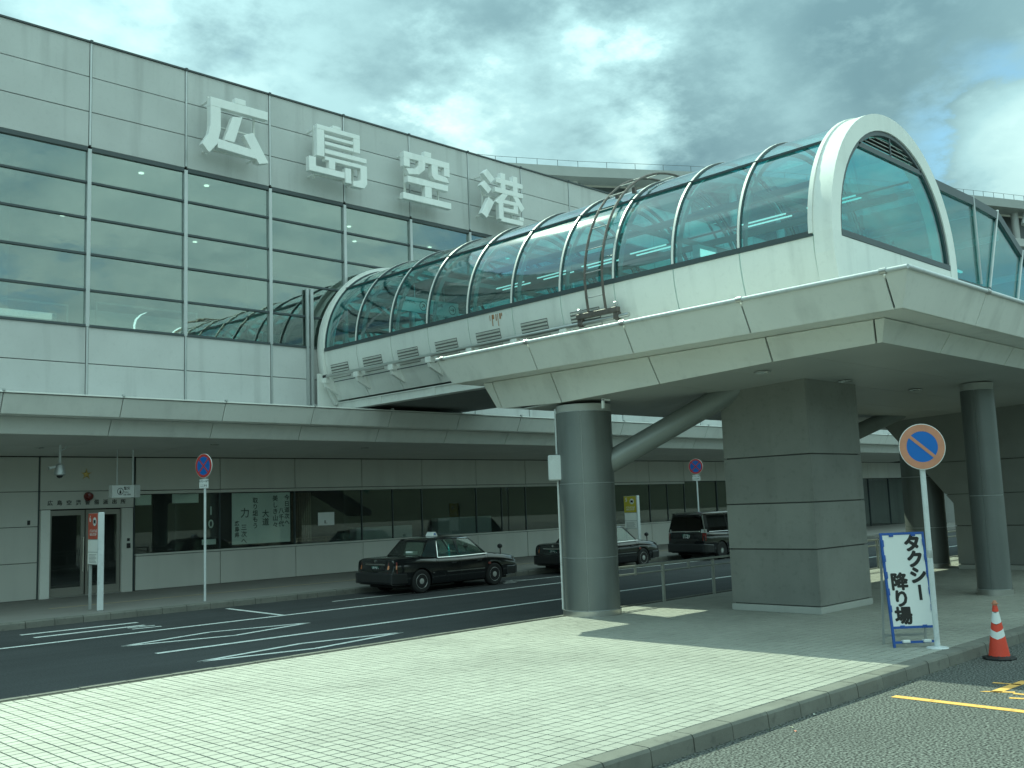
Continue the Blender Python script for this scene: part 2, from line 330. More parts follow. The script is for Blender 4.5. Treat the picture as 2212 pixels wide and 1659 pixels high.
# island pavement with its own kerb stones and tiles
IZ = 0.15
isl = struct('island_pavement', MB().box(-6, 60, 5.60, 12.85, 0.0, IZ - 0.010), M_grout)
T = 0.1385; tj = 0.014; ty0 = 5.652; tx0 = 5.955 - 25 * T
def tile_mesh(jit=0):
    h = T / 2 - tj / 2
    return MB().add([(-h,-h,-0.012),(h,-h,-0.012),(h,h,-0.012),(-h,h,-0.012),(-h,-h,-0.0015),(h,-h,-0.0015),(h,h,-0.0015),(-h,h,-0.0015),
                     (-h+.002,-h+.002,0),(h-.002,-h+.002,0),(h-.002,h-.002,0),(-h+.002,h-.002,0)],
                    [(0,1,5,4),(1,2,6,5),(2,3,7,6),(3,0,4,7),(4,5,9,8),(5,6,10,9),(6,7,11,10),(7,4,8,11),(8,9,10,11)])
tme = finish(tile_mesh(), 'paving_tile', M_tile)
near = []
far = MB(); rows = int((12.84 - ty0) / T)
cells = []
for j in range(rows):
    for i in range(-8, 205):
        x, y = tx0 + (i + .5) * T, ty0 + (j + .5) * T
        if x > 31: continue
        d = math.hypot(x, y); 
        q = cam.matrix_world.inverted() @ Vector((x, y, IZ)); u = 512 + 1001.4 * q.x / -q.z; w_ = 384 - 1001.4 * q.y / -q.z
        vis = -5 < u < 1029 and w_ < 773
        cells.append((0 if vis else 1, d, x, y))
cells.sort()
for n, (a, d, x, y) in enumerate(cells):
    z = IZ + random.uniform(-0.0012, 0.0012)
    if n < 300:
        link('paving_tile', tme, isl, (x, y, z), (random.uniform(-.006,.006), random.uniform(-.006,.006), random.uniform(-.006,.006)))
    else:
        m4 = Matrix.Translation((x, y, z)) @ Matrix.Rotation(random.uniform(-.006,.006), 4, 'X') @ Matrix.Rotation(random.uniform(-.006,.006), 4, 'Y') @ Matrix.Rotation(random.uniform(-.005,.005), 4, 'Z')
        far.add([tuple(m4 @ v.co) for v in tme.vertices], [tuple(p.vertices) for p in tme.polygons])
ft = part('distant_paving_tiles', far, M_tile, isl); ft['kind'] = 'stuff'
def kerb_row(parent, x0, x1, ya, yb, seg, front):
    mbk = []
    x = x0; k = 0
    kb = MB(); L_ = seg - 0.012; r = 0.022
    if front < 0: prof = [(ya, -0.02), (ya + .012, IZ - .03), (ya + .03, IZ - 0.004), (ya + .05, IZ), (yb, IZ), (yb, -0.02)]
    else: prof = [(ya, -0.02), (ya, IZ), (yb - .05, IZ), (yb - .03, IZ - .004), (yb - .012, IZ - .03), (yb, -0.02)]
    yc = (ya + yb) / 2
    me = finish(MB().prism([(p[0] - yc, p[1]) for p in prof], 0, -L_/2, L_/2), 'kerb_stone', M_kerb)
    while x < x1:
        link('kerb_stone', me, parent, (x + seg/2, yc + random.uniform(-.004,.004), random.uniform(-.003,.003)), (0, 0, random.uniform(-.004,.004))); x += seg
kerb_row(isl, 2.6, 34, 5.425, 5.64, 0.60, -1)
kerb_row(isl, 2.6, 40, 12.86, 13.02, 0.60, 1)
# weeds and grit caught along the near kerb, fallen leaves
gr = MB()
for i in range(260):
    x = random.uniform(4, 13); y = 5.43 - abs(random.gauss(0, 0.05)); s_ = random.uniform(.004, .012); a = random.uniform(0, 3.14)
    gr.add([(x, y, .004), (x + s_*math.cos(a), y + s_*math.sin(a), .004), (x + s_*.4, y - s_*.3, .004 + s_)], [(0,1,2)])
M_moss = mat('moss_and_grit', (0.10, 0.13, 0.05), 0.95, island=0.5)
o = struct('kerb_grit', gr, M_moss, kind='stuff'); o['label'] = 'moss and grit gathered along the foot of the near kerb'; o['category'] = 'grit'
for (x, y, c, a) in ((8.6, 5.15, (0.55,0.25,0.18), .3), (8.72, 5.26, (0.6,0.62,0.45), 1.1), (7.15, 4.75, (0.55,0.55,0.35), 2.0), (9.9, 3.55, (0.4,0.45,0.15), .7), (9.35, 5.37, (0.66,0.68,0.6), .2), (10.4,3.3,(0.5,0.5,0.4),1.9)):
    lm = mat('leaf', c, 0.8)
    single('fallen_leaf', MB().loft([[(-.03,-.008,.004),(0,-.014,.006),(.03,-.004,.004),(.0,.012,.012)], [(-.03,-.008,.006),(0,-.014,.008),(.03,-.004,.006),(.0,.012,.014)]]), lm,
           {.3:'small pinkish scrap lying against the near kerb', 1.1:'pale round scrap right beside the near kerb foot', 2.0:'pale leaf curled on the grey asphalt, nearest the photo bottom left', .7:'small green leaf on the open asphalt below the yellow line', .2:'tiny white scrap at the kerb foot near the shadow edge', 1.9:'thin pale twig on the asphalt, right part of the road'}[a], 'leaf', (x, y, 0.0), a)
# far pavement, kerb, wall foot
wk = struct('terminal_pavement', MB().box(-20, 75, 22.75, 28.60, 0.0, IZ), M_walk)
kerb_row(wk, 5.2, 46, 22.56, 22.75, 0.60, -1)
struct('tactile_strip', MB().box(9, 46, 25.1, 25.2, IZ + .001, IZ + .006), mat('worn_tactile_strip', (0.30, 0.26, 0.17), 0.8, var=.1))
# ---------------- road paint (sheets 4 mm above the asphalt)
def paint(name, polys, m):
    mb = MB()
    for p in polys: mb.add([(x, y, 0.004) for x, y in p], [tuple(range(len(p)))])
    return struct(name, mb, m)
def strip(x0, y0, x1, y1, w):
    d = Vector((x1-x0, y1-y0)); n_ = Vector((-d.y, d.x)).normalized() * w/2
    return [(x0-n_.x, y0-n_.y), (x1-n_.x, y1-n_.y), (x1+n_.x, y1+n_.y), (x0+n_.x, y0+n_.y)]
paint('lane_line', [strip(2, 19.42, 60, 19.42, .14)], M_line)
paint('lane_line', [strip(7.48, 16.15, 60, 16.19, .14)], M_line)
paint('bay_line', [strip(12.03, 22.2, 11.88, 19.5, .12)], M_line)
paint('bay_line', [strip(14.3, 21.15, 20.2, 21.05, .09)], M_line)
paint('bay_line', [strip(20.2, 21.15, 33, 21.1, .09)], M_line)
paint('bay_text', [strip(7.1, 21.35, 9.45, 21.3, .16), strip(7.1, 20.6, 9.3, 20.62, .16), strip(8.85, 20.42, 9.4, 20.36, .10), strip(8.82, 20.12, 9.4, 20.06, .10)], M_line)
paint('bay_text', [strip(19.9, 20.9, 20.35, 20.85, .10), strip(20.5, 21.45, 20.75, 21.4, .10), strip(20.85, 21.6, 21.1, 21.2, .08)], M_line)
def dia(x0, x1, yc, w, s):            # the long thin diamond painted in Japanese lanes
    a, b, c, d = (x0, yc), ((x0+x1)/2 + s, yc + w/2), (x1, yc), ((x0+x1)/2 - s, yc - w/2)
    return [strip(*a, *b, .11), strip(*b, *c, .11), strip(*c, *d, .11), strip(*d, *a, .11)]
paint('diamond_marking', dia(7.55, 11.35, 17.62, 0.95, 0.0), M_line)
paint('diamond_marking', dia(7.45, 11.35, 14.62, 0.75, 0.1), M_line)
paint('yellow_line', [strip(10.66, 5.16, 10.62, 3.0, .125)], M_yel)
paint('yellow_lettering', [strip(12.30, 4.36, 11.46, 4.40, .11), [(11.40,4.54),(11.47,4.50),(11.60,4.24),(11.53,4.22)], strip(12.0, 4.62, 12.03, 4.33, .06), strip(12.2,4.30,12.5,4.18,.10), [(11.46,4.22),(11.53,4.22),(11.53,4.02),(11.46,4.02)]], M_yel)
paint('yellow_lettering', [strip(11.23, 4.17, 11.28, 4.0, .075), strip(11.28, 4.0, 11.25, 3.5, .075)], M_yel)

# ================================================================== terminal building
TY = 25.45; MX = 2.6565; X0 = 9.915; K0, K1 = -4, 19
term = thing('terminal_building', 'long airport terminal clad in grey panels with a broad glazed band above a canopy', 'building', (30, TY, 0))
rowz = [14.70, 13.75, 12.80, 11.85]
pan = finish(MB().box(-(MX-.075)/2, (MX-.075)/2, 0, .05, 0, .93), 'facade_panel', M_facade, bevel=.006)
for k in range(K0, K1 + 1):
    xc = X0 + (k + .5) * MX
    for z in (13.76, 12.81, 11.86, 6.16, 5.21): link('facade_panel', pan, term, (xc, TY + random.uniform(0,.006), z + .003))
# backing behind the panels, closed roof and ends
xa, xb = X0 + K0*MX, X0 + (K1+1)*MX
part('wall_core', MB().box(xa, xb, TY + .06, TY + .35, 11.88, 14.66).box(xa, xb, TY + .06, TY + .35, 4.7, 7.08), M_dark, term)
part('roof_slab', MB().box(xa, xb, TY + .36, 60, 14.2, 14.6), M_facade, term)
part('end_wall', MB().box(xa - .3, xa - .002, TY + .06, 60, 0, 14.66), M_facade, term)
part('end_wall', MB().box(xb + .002, xb + .3, TY + .06, 60, 0, 14.66), M_facade, term)
for k in range(K0, K1 + 1):
    part('roof_coping', MB().box(X0+k*MX+.012, X0+(k+1)*MX-.012, TY-.035, TY+.36, 14.70, 14.745), M_frame, term)
cl = finish(MB().box(-.035, .035, -.05, .1, 0, .075), 'coping_clip', M_frame)
mu1 = finish(MB().box(-.026, .026, -.012, .07, 11.90, 14.69), 'panel_joint_strip', M_alu); mu2 = finish(MB().box(-.026, .026, -.012, .07, 4.9, 7.10), 'panel_joint_strip', M_alu)
mug = finish(MB().box(-.05, .05, -.02, .16, 7.105, 11.80), 'mullion', M_alu, bevel=.006)
for k in range(K0, K1 + 2):
    x = X0 + k*MX
    link('coping_clip', cl, term, (x, TY, 14.69)); link('panel_joint_strip', mu1, term, (x, TY, 0)); link('panel_joint_strip', mu2, term, (x, TY, 0)); link('mullion', mug, term, (x, TY, 0))
hd = finish(MB().box(-MX/2+.052, MX/2-.052, .0, .12, 0, .11), 'window_head', M_frame); trn = finish(MB().box(-MX/2+.052, MX/2-.052, .015, .12, -.03, .03), 'transom', M_frame, bevel=.004)
sl = finish(MB().box(-MX/2+.052, MX/2-.052, -.03, .12, 0, .06), 'window_sill', M_frame)
pn = finish(MB().box(-MX/2+.053, MX/2-.053, -.004, .004, -.438, .438), 'glass_pane', G_fac)
for k in range(K0, K1 + 1):
    xc = X0 + (k+.5)*MX
    link('window_head', hd, term, (xc, TY, 11.745)); link('window_sill', sl, term, (xc, TY, 7.095))
    for i, z in enumerate((10.91, 9.96, 9.01, 8.06)): link('transom', trn, term, (xc, TY, z))
    for z in (11.345, 10.435, 9.485, 8.535, 7.61):
        link('glass_pane', pn, term, (xc, TY + .07, z), (random.uniform(-.004,.004), 0, random.uniform(-.004,.004)))
# upper hall seen dimly through the glass
part('hall_floor', MB().box(xa, xb, TY + .36, 40, 6.6, 6.9), M_room2, term)
part('hall_ceiling', MB().box(xa, xb, TY + .36, 40, 12.2, 12.3), M_room2, term)
part('hall_back_wall', MB().box(xa, xb, 36, 36.2, 6.9, 12.2), M_room2, term)
for k in range(K0, K1 + 1, 3): part('hall_column', MB().cyl((X0+k*MX+1.3, 28.4, 6.9), (X0+k*MX+1.3, 28.4, 12.2), .35, n=20), M_room2, term, smooth=True)
def outline(x0, x1, z0, z1, y, w=.045): return MB().box(x0, x0+w, y, y+.05, z0, z1).box(x1-w, x1, y, y+.05, z0, z1).box(x0+w, x1-w, y, y+.05, z1-w, z1)
part('hall_partition', outline(6.4, 9.98, 6.9, 7.93, 26.9), M_white, term); part('hall_partition', outline(10.70, 13.66, 6.9, 8.10, 26.9), M_white, term)
part('hall_partition', MB().box(6.45, 9.93, 27.6, 27.66, 6.9, 7.8).box(10.8, 13.6, 27.6, 27.66, 6.9, 8.0), M_white, term)
part('lit_counter', MB().box(6.6, 9.58, 26.95, 27.0, 7.50, 7.66), M_lamp, term)
part('hall_counter', MB().box(6.6, 9.58, 27.01, 27.4, 6.9, 7.66), M_white, term)
M_arc = mat('lit_arc_tube', (.9,.9,.9), .5, var=0, fine=0, emit=(1,1,.98), es=1.6)
part('arc_light', MB().tube([(12.12,26.9,7.95),(11.95,26.9,7.86),(11.82,26.9,7.72),(11.77,26.9,7.55),(11.78,26.9,7.37)], [.008,.02,.028,.03,.02], 6), M_arc, term, smooth=True)
part('arc_light', MB().tube([(13.25,26.9,7.63),(13.1,26.9,7.6),(12.95,26.9,7.5),(12.80,26.9,7.34)], [.012,.02,.02,.016], 6), M_arc, term, smooth=True)
sp = finish(MB().lathe([(0,-.02),(.075,-.02),(.075,0),(0,0)], n=12), 'ceiling_spot', M_spot)
for (x, y) in ((8.6,30),(9.2,31.5),(12.2,27.5),(14.2,27.4),(12.0,33),(16.9,33.5),(17.3,29.5),(20.2,28.5),(21.5,30),(24.3,29),(26.2,31),(28,28.5)):
    link('ceiling_spot', sp, term, (x, y, 12.19))

# ---------------- entrance canopy of the terminal: two sloping tiers
CJ = [9.99 + 2.67 * k for k in range(-5, 20)]
def tier(name, j0, j1, a, b, mm, parent, th=.04):
    # a=(y,z) top, b=(y,z) bottom; a slab between two joints
    g = .010
    return part(name, MB().hexa([(j0+g,b[0],b[1]),(j1-g,b[0],b[1]),(j1-g,b[0]+th,b[1]),(j0+g,b[0]+th,b[1]),(j0+g,a[0],a[1]),(j1-g,a[0],a[1]),(j1-g,a[0]+th,a[1]),(j0+g,a[0]+th,a[1])]), mm, parent, bevel=.004)
for i in range(len(CJ) - 1):
    tier('canopy_panel', CJ[i], CJ[i+1], (23.40, 5.05), (23.60, 4.62), M_canopy, term)
    tier('canopy_panel', CJ[i]-.03, CJ[i+1]-.03, (24.0, 4.595), (24.20, 4.225), M_canopy, term)
    part('canopy_lip', MB().box(CJ[i]+.004, CJ[i+1]-.004, 23.36, 23.50, 5.065, 5.10), M_canopy, term, bevel=.006)
    part('canopy_deck', MB().box(CJ[i]+.004, CJ[i+1]-.004, 23.501, TY-.03, 5.02, 5.08), M_facade, term)
    # soffit panels step back towards the wall
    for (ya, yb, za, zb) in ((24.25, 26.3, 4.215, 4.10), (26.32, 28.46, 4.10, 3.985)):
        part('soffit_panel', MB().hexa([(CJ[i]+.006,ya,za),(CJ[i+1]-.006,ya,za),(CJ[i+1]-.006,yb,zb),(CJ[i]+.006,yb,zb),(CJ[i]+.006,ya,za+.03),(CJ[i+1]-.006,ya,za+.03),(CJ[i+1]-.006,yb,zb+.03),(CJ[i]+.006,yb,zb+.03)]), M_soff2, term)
ck = finish(MB().box(-.03,.03,-.02,.05,0,.05), 'canopy_clip', M_alu)
for x in CJ: link('canopy_clip', ck, term, (x, 23.36, 5.098))
part('canopy_core', MB().box(CJ[0], CJ[-1], 23.66, 28.6, 4.64, 5.015).box(CJ[0], CJ[-1], 24.26, 28.6, 4.25, 4.638).box(CJ[0],CJ[-1],23.66,24.0,4.60,4.637), M_canopy, term)
# ---------------- ground-floor wall
GY = 28.5
def gbox(name, x0, x1, z0, z1, m, y=GY, t=.06, bev=.006): return part(name, MB().box(x0, x1, y, y+t, z0, z1), m, term, bevel=bev)
LX = [12.56 + 2.665*k for k in range(0, 20)]
kd = 10                                 # beyond this bay the shopfront turns to full-height dark entrance glass
for i in range(len(LX) - 1):
    a, b = LX[i] + .012, LX[i+1] - .012
    gbox('wall_panel', a, b, 3.02, 3.96, M_low)
    if i < kd:
        gbox('wall_panel', a, b, .16, 1.12, M_low)
        gbox('window_ledge', a - .01, b + .01, 1.135, 1.19, M_low, GY - .03, .12)
        gbox('shop_window', a + .0, b + .0, 1.20, 2.90, G_low, GY + .05, .01, 0)
        gbox('window_head', a - .01, b + .01, 2.91, 3.00, M_low, GY - .015, .1)
        part('window_mullion', MB().box(b - .005, b + .029, GY + .02, GY + .10, 1.195, 2.905), M_frame, term)
        if i >= 3 and i % 2 == 1: part('window_mullion', MB().box((a+b)/2-.012, (a+b)/2+.012, GY + .02, GY + .10, 1.195, 2.905), M_frame, term)
    else:
        gbox('entrance_glass', a, b, .17, 2.98, G_low, GY + .05, .01, 0)
        part('window_mullion', MB().box(b - .01, b + .034, GY, GY + .10, .16, 3.0), M_frame, term)
# left of the door
xs = [X0 - .03 - 2.66*k for k in range(0, 5)]
for i in range(4):
    for (z0, z1) in ((.16,1.12),(1.135,2.08),(2.095,3.02),(3.035,3.96)): gbox('wall_panel', xs[i+1]+.012, xs[i]-.03, z0, z1, M_low)
gbox('panel_joint_strip', 9.86, 9.90, .16, 3.96, M_frame, GY+.02, .05, 0)
gbox('wall_panel', 9.91, 12.50, 3.03, 3.96, M_low); gbox('wall_panel', 9.91, 12.50, 2.535, 3.015, M_low)
gbox('panel_joint_strip', 12.51, 12.545, .16, 3.96, M_frame, GY+.02, .05, 0)
gbox('door_jamb', 9.91, 10.15, .15, 2.52, M_white, GY - .10, .16); gbox('door_jamb', 12.14, 12.46, .15, 2.52, M_low, GY-.06, .12)
part('doorphone', MB().box(12.29, 12.36, GY-.085, GY-.062, 1.58, 1.66).box(12.28, 12.38, GY-.09, GY-.062, 1.38, 1.52), M_blackp, term)
M_doorst = mat('satin_door_metal', (0.34, 0.33, 0.30), 0.4, metal=0.6)
part('threshold', MB().box(10.15, 12.14, GY-.08, GY+.2, .151, .175), M_steel, term)
for (x0, x1) in ((10.16, 11.12), (11.16, 12.12)):
    fr = MB().box(x0, x0+.07, GY+.03, GY+.08, .18, 2.50).box(x1-.09, x1, GY+.03, GY+.08, .18, 2.50).box(x0+.071, x1-.091, GY+.03, GY+.08, .18, .40).box(x0+.071, x1-.091, GY+.03, GY+.08, 2.36, 2.50)
    d = part('sliding_door', fr, M_doorst, term)
    part('door_glass', MB().box(x0+.071, x1-.091, GY+.05, GY+.06, .401, 2.359), G_low, d)
    part('door_handle', MB().tube([(x1-.05 if x0 < 11 else x0+.04, GY-.03, .8), (x1-.05 if x0 < 11 else x0+.04, GY-.03, 1.75)], .014), M_chrome, d, smooth=True)
part('wall_core', MB().box(xs[4], 9.9, GY+.07, GY+.3, 0, 4.4).box(LX[0]-.05, LX[kd], GY+.12, GY+.3, 0, 1.19).box(9.9, LX[-1], GY+.12, GY+.3, 2.95, 4.4), M_dark, term)
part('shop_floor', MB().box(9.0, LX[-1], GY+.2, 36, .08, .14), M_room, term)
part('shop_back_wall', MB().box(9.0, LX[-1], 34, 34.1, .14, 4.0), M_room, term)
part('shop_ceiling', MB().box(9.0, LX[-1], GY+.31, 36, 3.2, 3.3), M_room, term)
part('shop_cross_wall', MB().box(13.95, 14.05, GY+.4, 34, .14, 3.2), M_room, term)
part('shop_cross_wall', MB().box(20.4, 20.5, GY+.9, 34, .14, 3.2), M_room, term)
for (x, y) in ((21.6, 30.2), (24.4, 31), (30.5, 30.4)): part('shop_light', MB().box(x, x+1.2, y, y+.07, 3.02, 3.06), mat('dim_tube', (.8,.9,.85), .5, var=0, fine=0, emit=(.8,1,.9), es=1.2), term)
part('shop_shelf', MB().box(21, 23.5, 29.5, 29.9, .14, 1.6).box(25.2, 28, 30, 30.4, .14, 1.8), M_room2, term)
# things behind the shop windows
single('reflection_sheet', MB().box(-.42,.42,0,.02,-.14,.14), M_paper, 'short white sheet put in as a bright reflection at the top of the shop window beside the taxi sign pole', 'painted reflection', (14.17, GY+.16, 2.76))  # white sheet stands in for sky and canopy reflected in the pane
single('reflection_sheet', MB().box(-.24,.24,0,.02,-.15,.15), M_paper, 'narrow white sheet put in as a bright reflection at the top of the first window right of the doors', 'painted reflection', (12.86, GY+.16, 2.74))  # second painted reflection, a white sheet behind the glass
cu = MB()
for i in range(9): cu.lathe([(.045,1.25),(.045,2.86)], (17.9+.083*i, GY+.2, 0), 8)
single('curtain', cu, M_curt, 'brown gathered curtain between the poster and the white notice', 'curtain', smooth=True)
ps = thing('calligraphy_poster', 'large white poster with columns of brushed Japanese characters inside the shop window', 'poster', (16.72, GY+.13, 2.08), 0)
part('paper_sheet', MB().box(-1.03,1.05,0,.01,-.79,.80), M_paper, ps, local=True)
cols = [(.93, "今日道次へ", .19, .62), (.72, "八千代", .20, .2), (.50, "美しき山々", .20, .60), (.15, "大道", .25, .12), (-.22, "取り組もう", .19, .55), (-.58, "力", .32, .16), (-.62, "三次へ", .20, -.28), (-.86, "広島県", .17, -.15)]
ch = []
for (x, s_, sz, z0) in cols:
    for i, c in enumerate(s_): ch.append((c, x, z0 - i*sz*1.05, sz))
tb = MB()
for (c, x, z, sz) in ch:
    t_ = text_mb([(c, 0, 0)], sz, .002, .004); tb.add([(v[0]+x, v[1]-.003, v[2]+z) for v in t_.v], t_.f)
part('brush_lettering', tb, M_inkg, ps, local=True)
nt_ = thing('window_notice', 'small white notice sheet taped inside the window above the first taxi', 'notice', (19.10, GY+.04, 1.97))
part('paper_sheet', MB().box(-.32,.32,0,.004,-.215,.215), M_wht, nt_, local=True)
part('print', MB().box(-.07,-.03,-.003,-.0005,-.15,-.05).box(-.03,.04,-.003,-.0005,-.15,-.135), M_inkg, nt_, local=True)
vb = thing('vertical_banner', 'dark vertical banner with pale lettering behind the taxi sign pole', 'banner', (14.98, GY+.13, 2.1))
part('banner_cloth', MB().box(-.16,.16,0,.01,-.82,.80), M_room, vb, local=True)
part('lettering', xf(text_mb([("1",0,.25),("0",0,-.15)], .36, .002, .006), Matrix.Translation((0,-.002,0))), M_paper, vb, local=True)
part('caption_label', MB().box(-.3,.16,-.012,-.004,-.76,-.60), M_paper, vb, local=True)
# ---------------- police box signs
pb = thing('police_box_lettering', 'row of small dark metal characters over the sliding doors', 'lettering', (11.18, GY, 2.70))
part('lettering', xf(text_mb([(c, -1.01+.2525*i, 0) for i, c in enumerate("広島空港警備派出所")], .145, .012, .002), Matrix.Translation((0,-.008,0))), M_inkg, pb, local=True)
em = MB().lathe([(0,-.03),(.05,-.03),(.07,-.01),(.07,0)], axis='y', n=20)
for i in range(5):
    a = math.pi/2 + i*2*math.pi/5
    em.loft([[(.05*math.cos(a-.5), -.035, .05*math.sin(a-.5)), (.16*math.cos(a), -.02, .16*math.sin(a)), (.05*math.cos(a+.5), -.035, .05*math.sin(a+.5))], [(.05*math.cos(a-.5), -.005, .05*math.sin(a-.5)), (.16*math.cos(a), -.005, .16*math.sin(a)), (.05*math.cos(a+.5), -.005, .05*math.sin(a+.5))]])
single('police_emblem', em, M_gold, 'small gold star emblem on the wall above the sliding doors', 'emblem', (11.13, GY-.003, 3.49))
rl = MB()
rl.lathe([(.0,-.16),(.08,-.15),(.115,-.1),(.12,-.03),(.13,-.02),(.13,0)], axis='y', n=24)
single('red_lamp', rl, M_redl, 'round red lamp over the sliding doors', 'lamp', (11.20, GY-.003, 2.87), smooth=True)
sg = thing('hanging_sign', 'white box sign with a ringed pictogram hung from the canopy soffit by two rods', 'sign', (11.33, 26.5, 2.94), 0)
part('sign_box', MB().box(-.30,.30,-.02,.20,-.165,.165), M_wht, sg, local=True, bevel=.006)
part('sign_end', MB().box(.302,.46,-.04,.22,-.175,.175), M_alu, sg, local=True, bevel=.01)
part('rod', MB().cyl((-.12,.1,.165),(-.12,.1,1.12),.014,n=8), M_pole, sg, local=True); part('rod', MB().cyl((.31,.1,.175),(.31,.1,1.12),.022,n=8), M_pole, sg, local=True)
ring = MB()
for i in range(24):
    a, b = 2*math.pi*i/24, 2*math.pi*(i+1)/24
    ring.hexa([(-.08+r_*math.cos(t_), y_, r_*1.1*math.sin(t_)) for y_ in (-.024,-.0201) for (r_, t_) in ((.072,a),(.085,a),(.085,b),(.072,b))])
part('pictogram_ring', ring, M_ink, sg, local=True)
part('pictogram', MB().lathe([(0,-.024),(.014,-.024),(.014,-.0205),(0,-.0205)], (-.08,0,.035), 10, 'y').prism([(-.105,-.06),(-.055,-.06),(-.06,.012),(-.10,.012)], 1, -.024, -.0203), M_ink, sg, local=True)
part('sign_print', xf(text_mb([("警察", .10, .075)], .085, .002, .002), Matrix.Translation((0,-.022,0))), M_ink, sg, local=True)
part('sign_print', xf(text_mb([("Police", .08, -.02), ("경찰 警察", .10, -.09)], .05, .002), Matrix.Translation((0,-.022,0))), M_ink, sg, local=True)
cc = thing('dome_camera', 'dome security camera with a small floodlight hanging from the canopy soffit', 'camera', (9.5, 26.0, 3.35))
part('bracket', MB().cyl((0,0,.28),(0,0,.78),.03,n=10).cyl((0,0,.6),(.16,0,.72),.02,n=8), M_pole, cc, local=True)
part('housing', MB().lathe([(.05,.30),(.10,.26),(.13,.10),(.135,.02),(.10,.0)]), M_alu, cc, local=True, smooth=True)
part('lens_dome', MB().lathe([(.075,-.001),(.07,-.03),(.045,-.06),(0,-.07)]), M_blackp, cc, local=True, smooth=True)
part('floodlight', MB().prism([(-.28,.22),(-.12,.24),(-.12,.20),(-.26,.15)], 1, -.06, .06), M_alu, cc, local=True)
single('wall_fixture', MB().box(-.03,.03,-.04,0,-.06,.06), M_blackp, 'tiny dark fitting on the panel left of the sliding doors', 'fitting', (9.62, GY-.001, 2.2))
for (x, y) in ((9.2, 26.6), (13.4, 25.4), (18.6, 25.6)):
    single('soffit_light', MB().lathe([(0,-.01),(.11,-.01),(.13,0),(0,0)]), M_offl, {9.2:'round recessed soffit light left of the dome camera', 13.4:'round soffit light above the round blue roadside sign', 18.6:'round soffit light above the first taxi'}[x], 'light', (x, y, 4.215 - (y-24.25)*.0555 - .004))
# ================================================================== big wall characters
def char_thing(name, label, x, polys):
    W_, H_ = 2.10, 1.80
    o = thing(name, label, 'letter', (x, TY - .35, 12.20), group='airport name characters')
    for i, pl in enumerate(polys):
        f = -.30 - .0017 * i
        kx = sum(p[0] for p in pl)/len(pl); kz = sum(p[1] for p in pl)/len(pl); s_ = 1 - .0025*i
        pl = [(kx + (p[0]-kx)*s_, kz + (p[1]-kz)*s_) for p in pl]
        part('stroke', MB().prism([(p[0]*W_, p[1]*H_) for p in pl], 1, f, f + .19), M_letter, o, local=True, bevel=.008)
    fr = MB()
    for px in (.16, .84): fr.box(px*W_-.025, px*W_+.025, -.02, .03, .05*H_, .97*H_)
    for pz in (.12, .52, .9): fr.box(.16*W_, .84*W_, -.015, .025, pz*H_-.02, pz*H_+.02)
    for px in (.16, .84):
        for pz in (.12, .9): fr.box(px*W_-.02, px*W_+.02, .03, .345, pz*H_-.02, pz*H_+.02)
    part('support_frame', fr, M_canopy, o, local=True)
    return o
def rc(x0, x1, y0, y1): return [(x0,y0),(x1,y0),(x1,y1),(x0,y1)]
char_thing('wall_character', 'big white character 広, leftmost of the four on the facade', 12.72, [
    rc(.12,.98,.77,.91), rc(.48,.64,.91,1.0), [(.12,.77),(.27,.77),(.27,.42),(.22,.17),(.10,.0),(0,.12),(.09,.30),(.12,.45)],
    [(.44,.67),(.59,.71),(.47,.26),(.32,.26)], [(.22,.11),(.22,.26),(.80,.21),(.86,.07)], [(.60,.42),(.75,.50),(.99,.05),(.84,.0)]])
char_thing('wall_character', 'big white character 島, second of the four on the facade', 16.20, [
    rc(.40,.54,.95,1.0), rc(.12,.88,.87,.95), rc(.12,.25,.40,.87), rc(.76,.88,.62,.87), rc(.25,.76,.745,.80), rc(.25,.76,.62,.68), rc(.25,1.0,.47,.55),
    rc(.25,.9,.35,.42), [(.88,.42),(1.0,.42),(1.0,.10),(.94,.0),(.74,0),(.74,.10),(.86,.12),(.88,.16)], rc(-.02,.10,.10,.36), rc(.32,.43,.21,.36), rc(.60,.71,.03,.30), rc(-.02,.60,.10,.21)])
char_thing('wall_character', 'big white character 空, third of the four on the facade', 19.70, [
    rc(.46,.60,.90,1.0), rc(.04,.98,.78,.90), rc(.04,.16,.62,.78), rc(.86,.98,.62,.78), [(.34,.78),(.48,.78),(.46,.64),(.34,.52),(.13,.48),(.08,.58),(.27,.62),(.33,.69)],
    [(.60,.78),(.73,.78),(.73,.62),(.92,.60),(.97,.50),(.66,.50),(.60,.56)], rc(.10,.94,.33,.45), rc(.45,.59,.12,.33), rc(.0,1.0,.0,.12)])
char_thing('wall_character', 'big white character 港, rightmost of the four on the facade', 23.18, [
    [(.06,.90),(.16,1.0),(.33,.84),(.23,.73)], [(.0,.64),(.09,.75),(.25,.61),(.17,.50)], [(.0,.08),(.12,.0),(.30,.36),(.18,.44)],
    rc(.36,1.0,.78,.88), rc(.47,.58,.66,1.0), rc(.76,.87,.66,1.0), rc(.32,1.0,.58,.68), [(.50,.58),(.63,.58),(.44,.32),(.32,.38)], [(.74,.58),(.87,.58),(1.02,.38),(.93,.28)],
    rc(.48,.86,.38,.46), rc(.40,.51,.04,.40), rc(.51,.76,.22,.30), rc(.75,.86,.22,.38), rc(.44,.98,.0,.10), rc(.88,.99,.10,.18)])

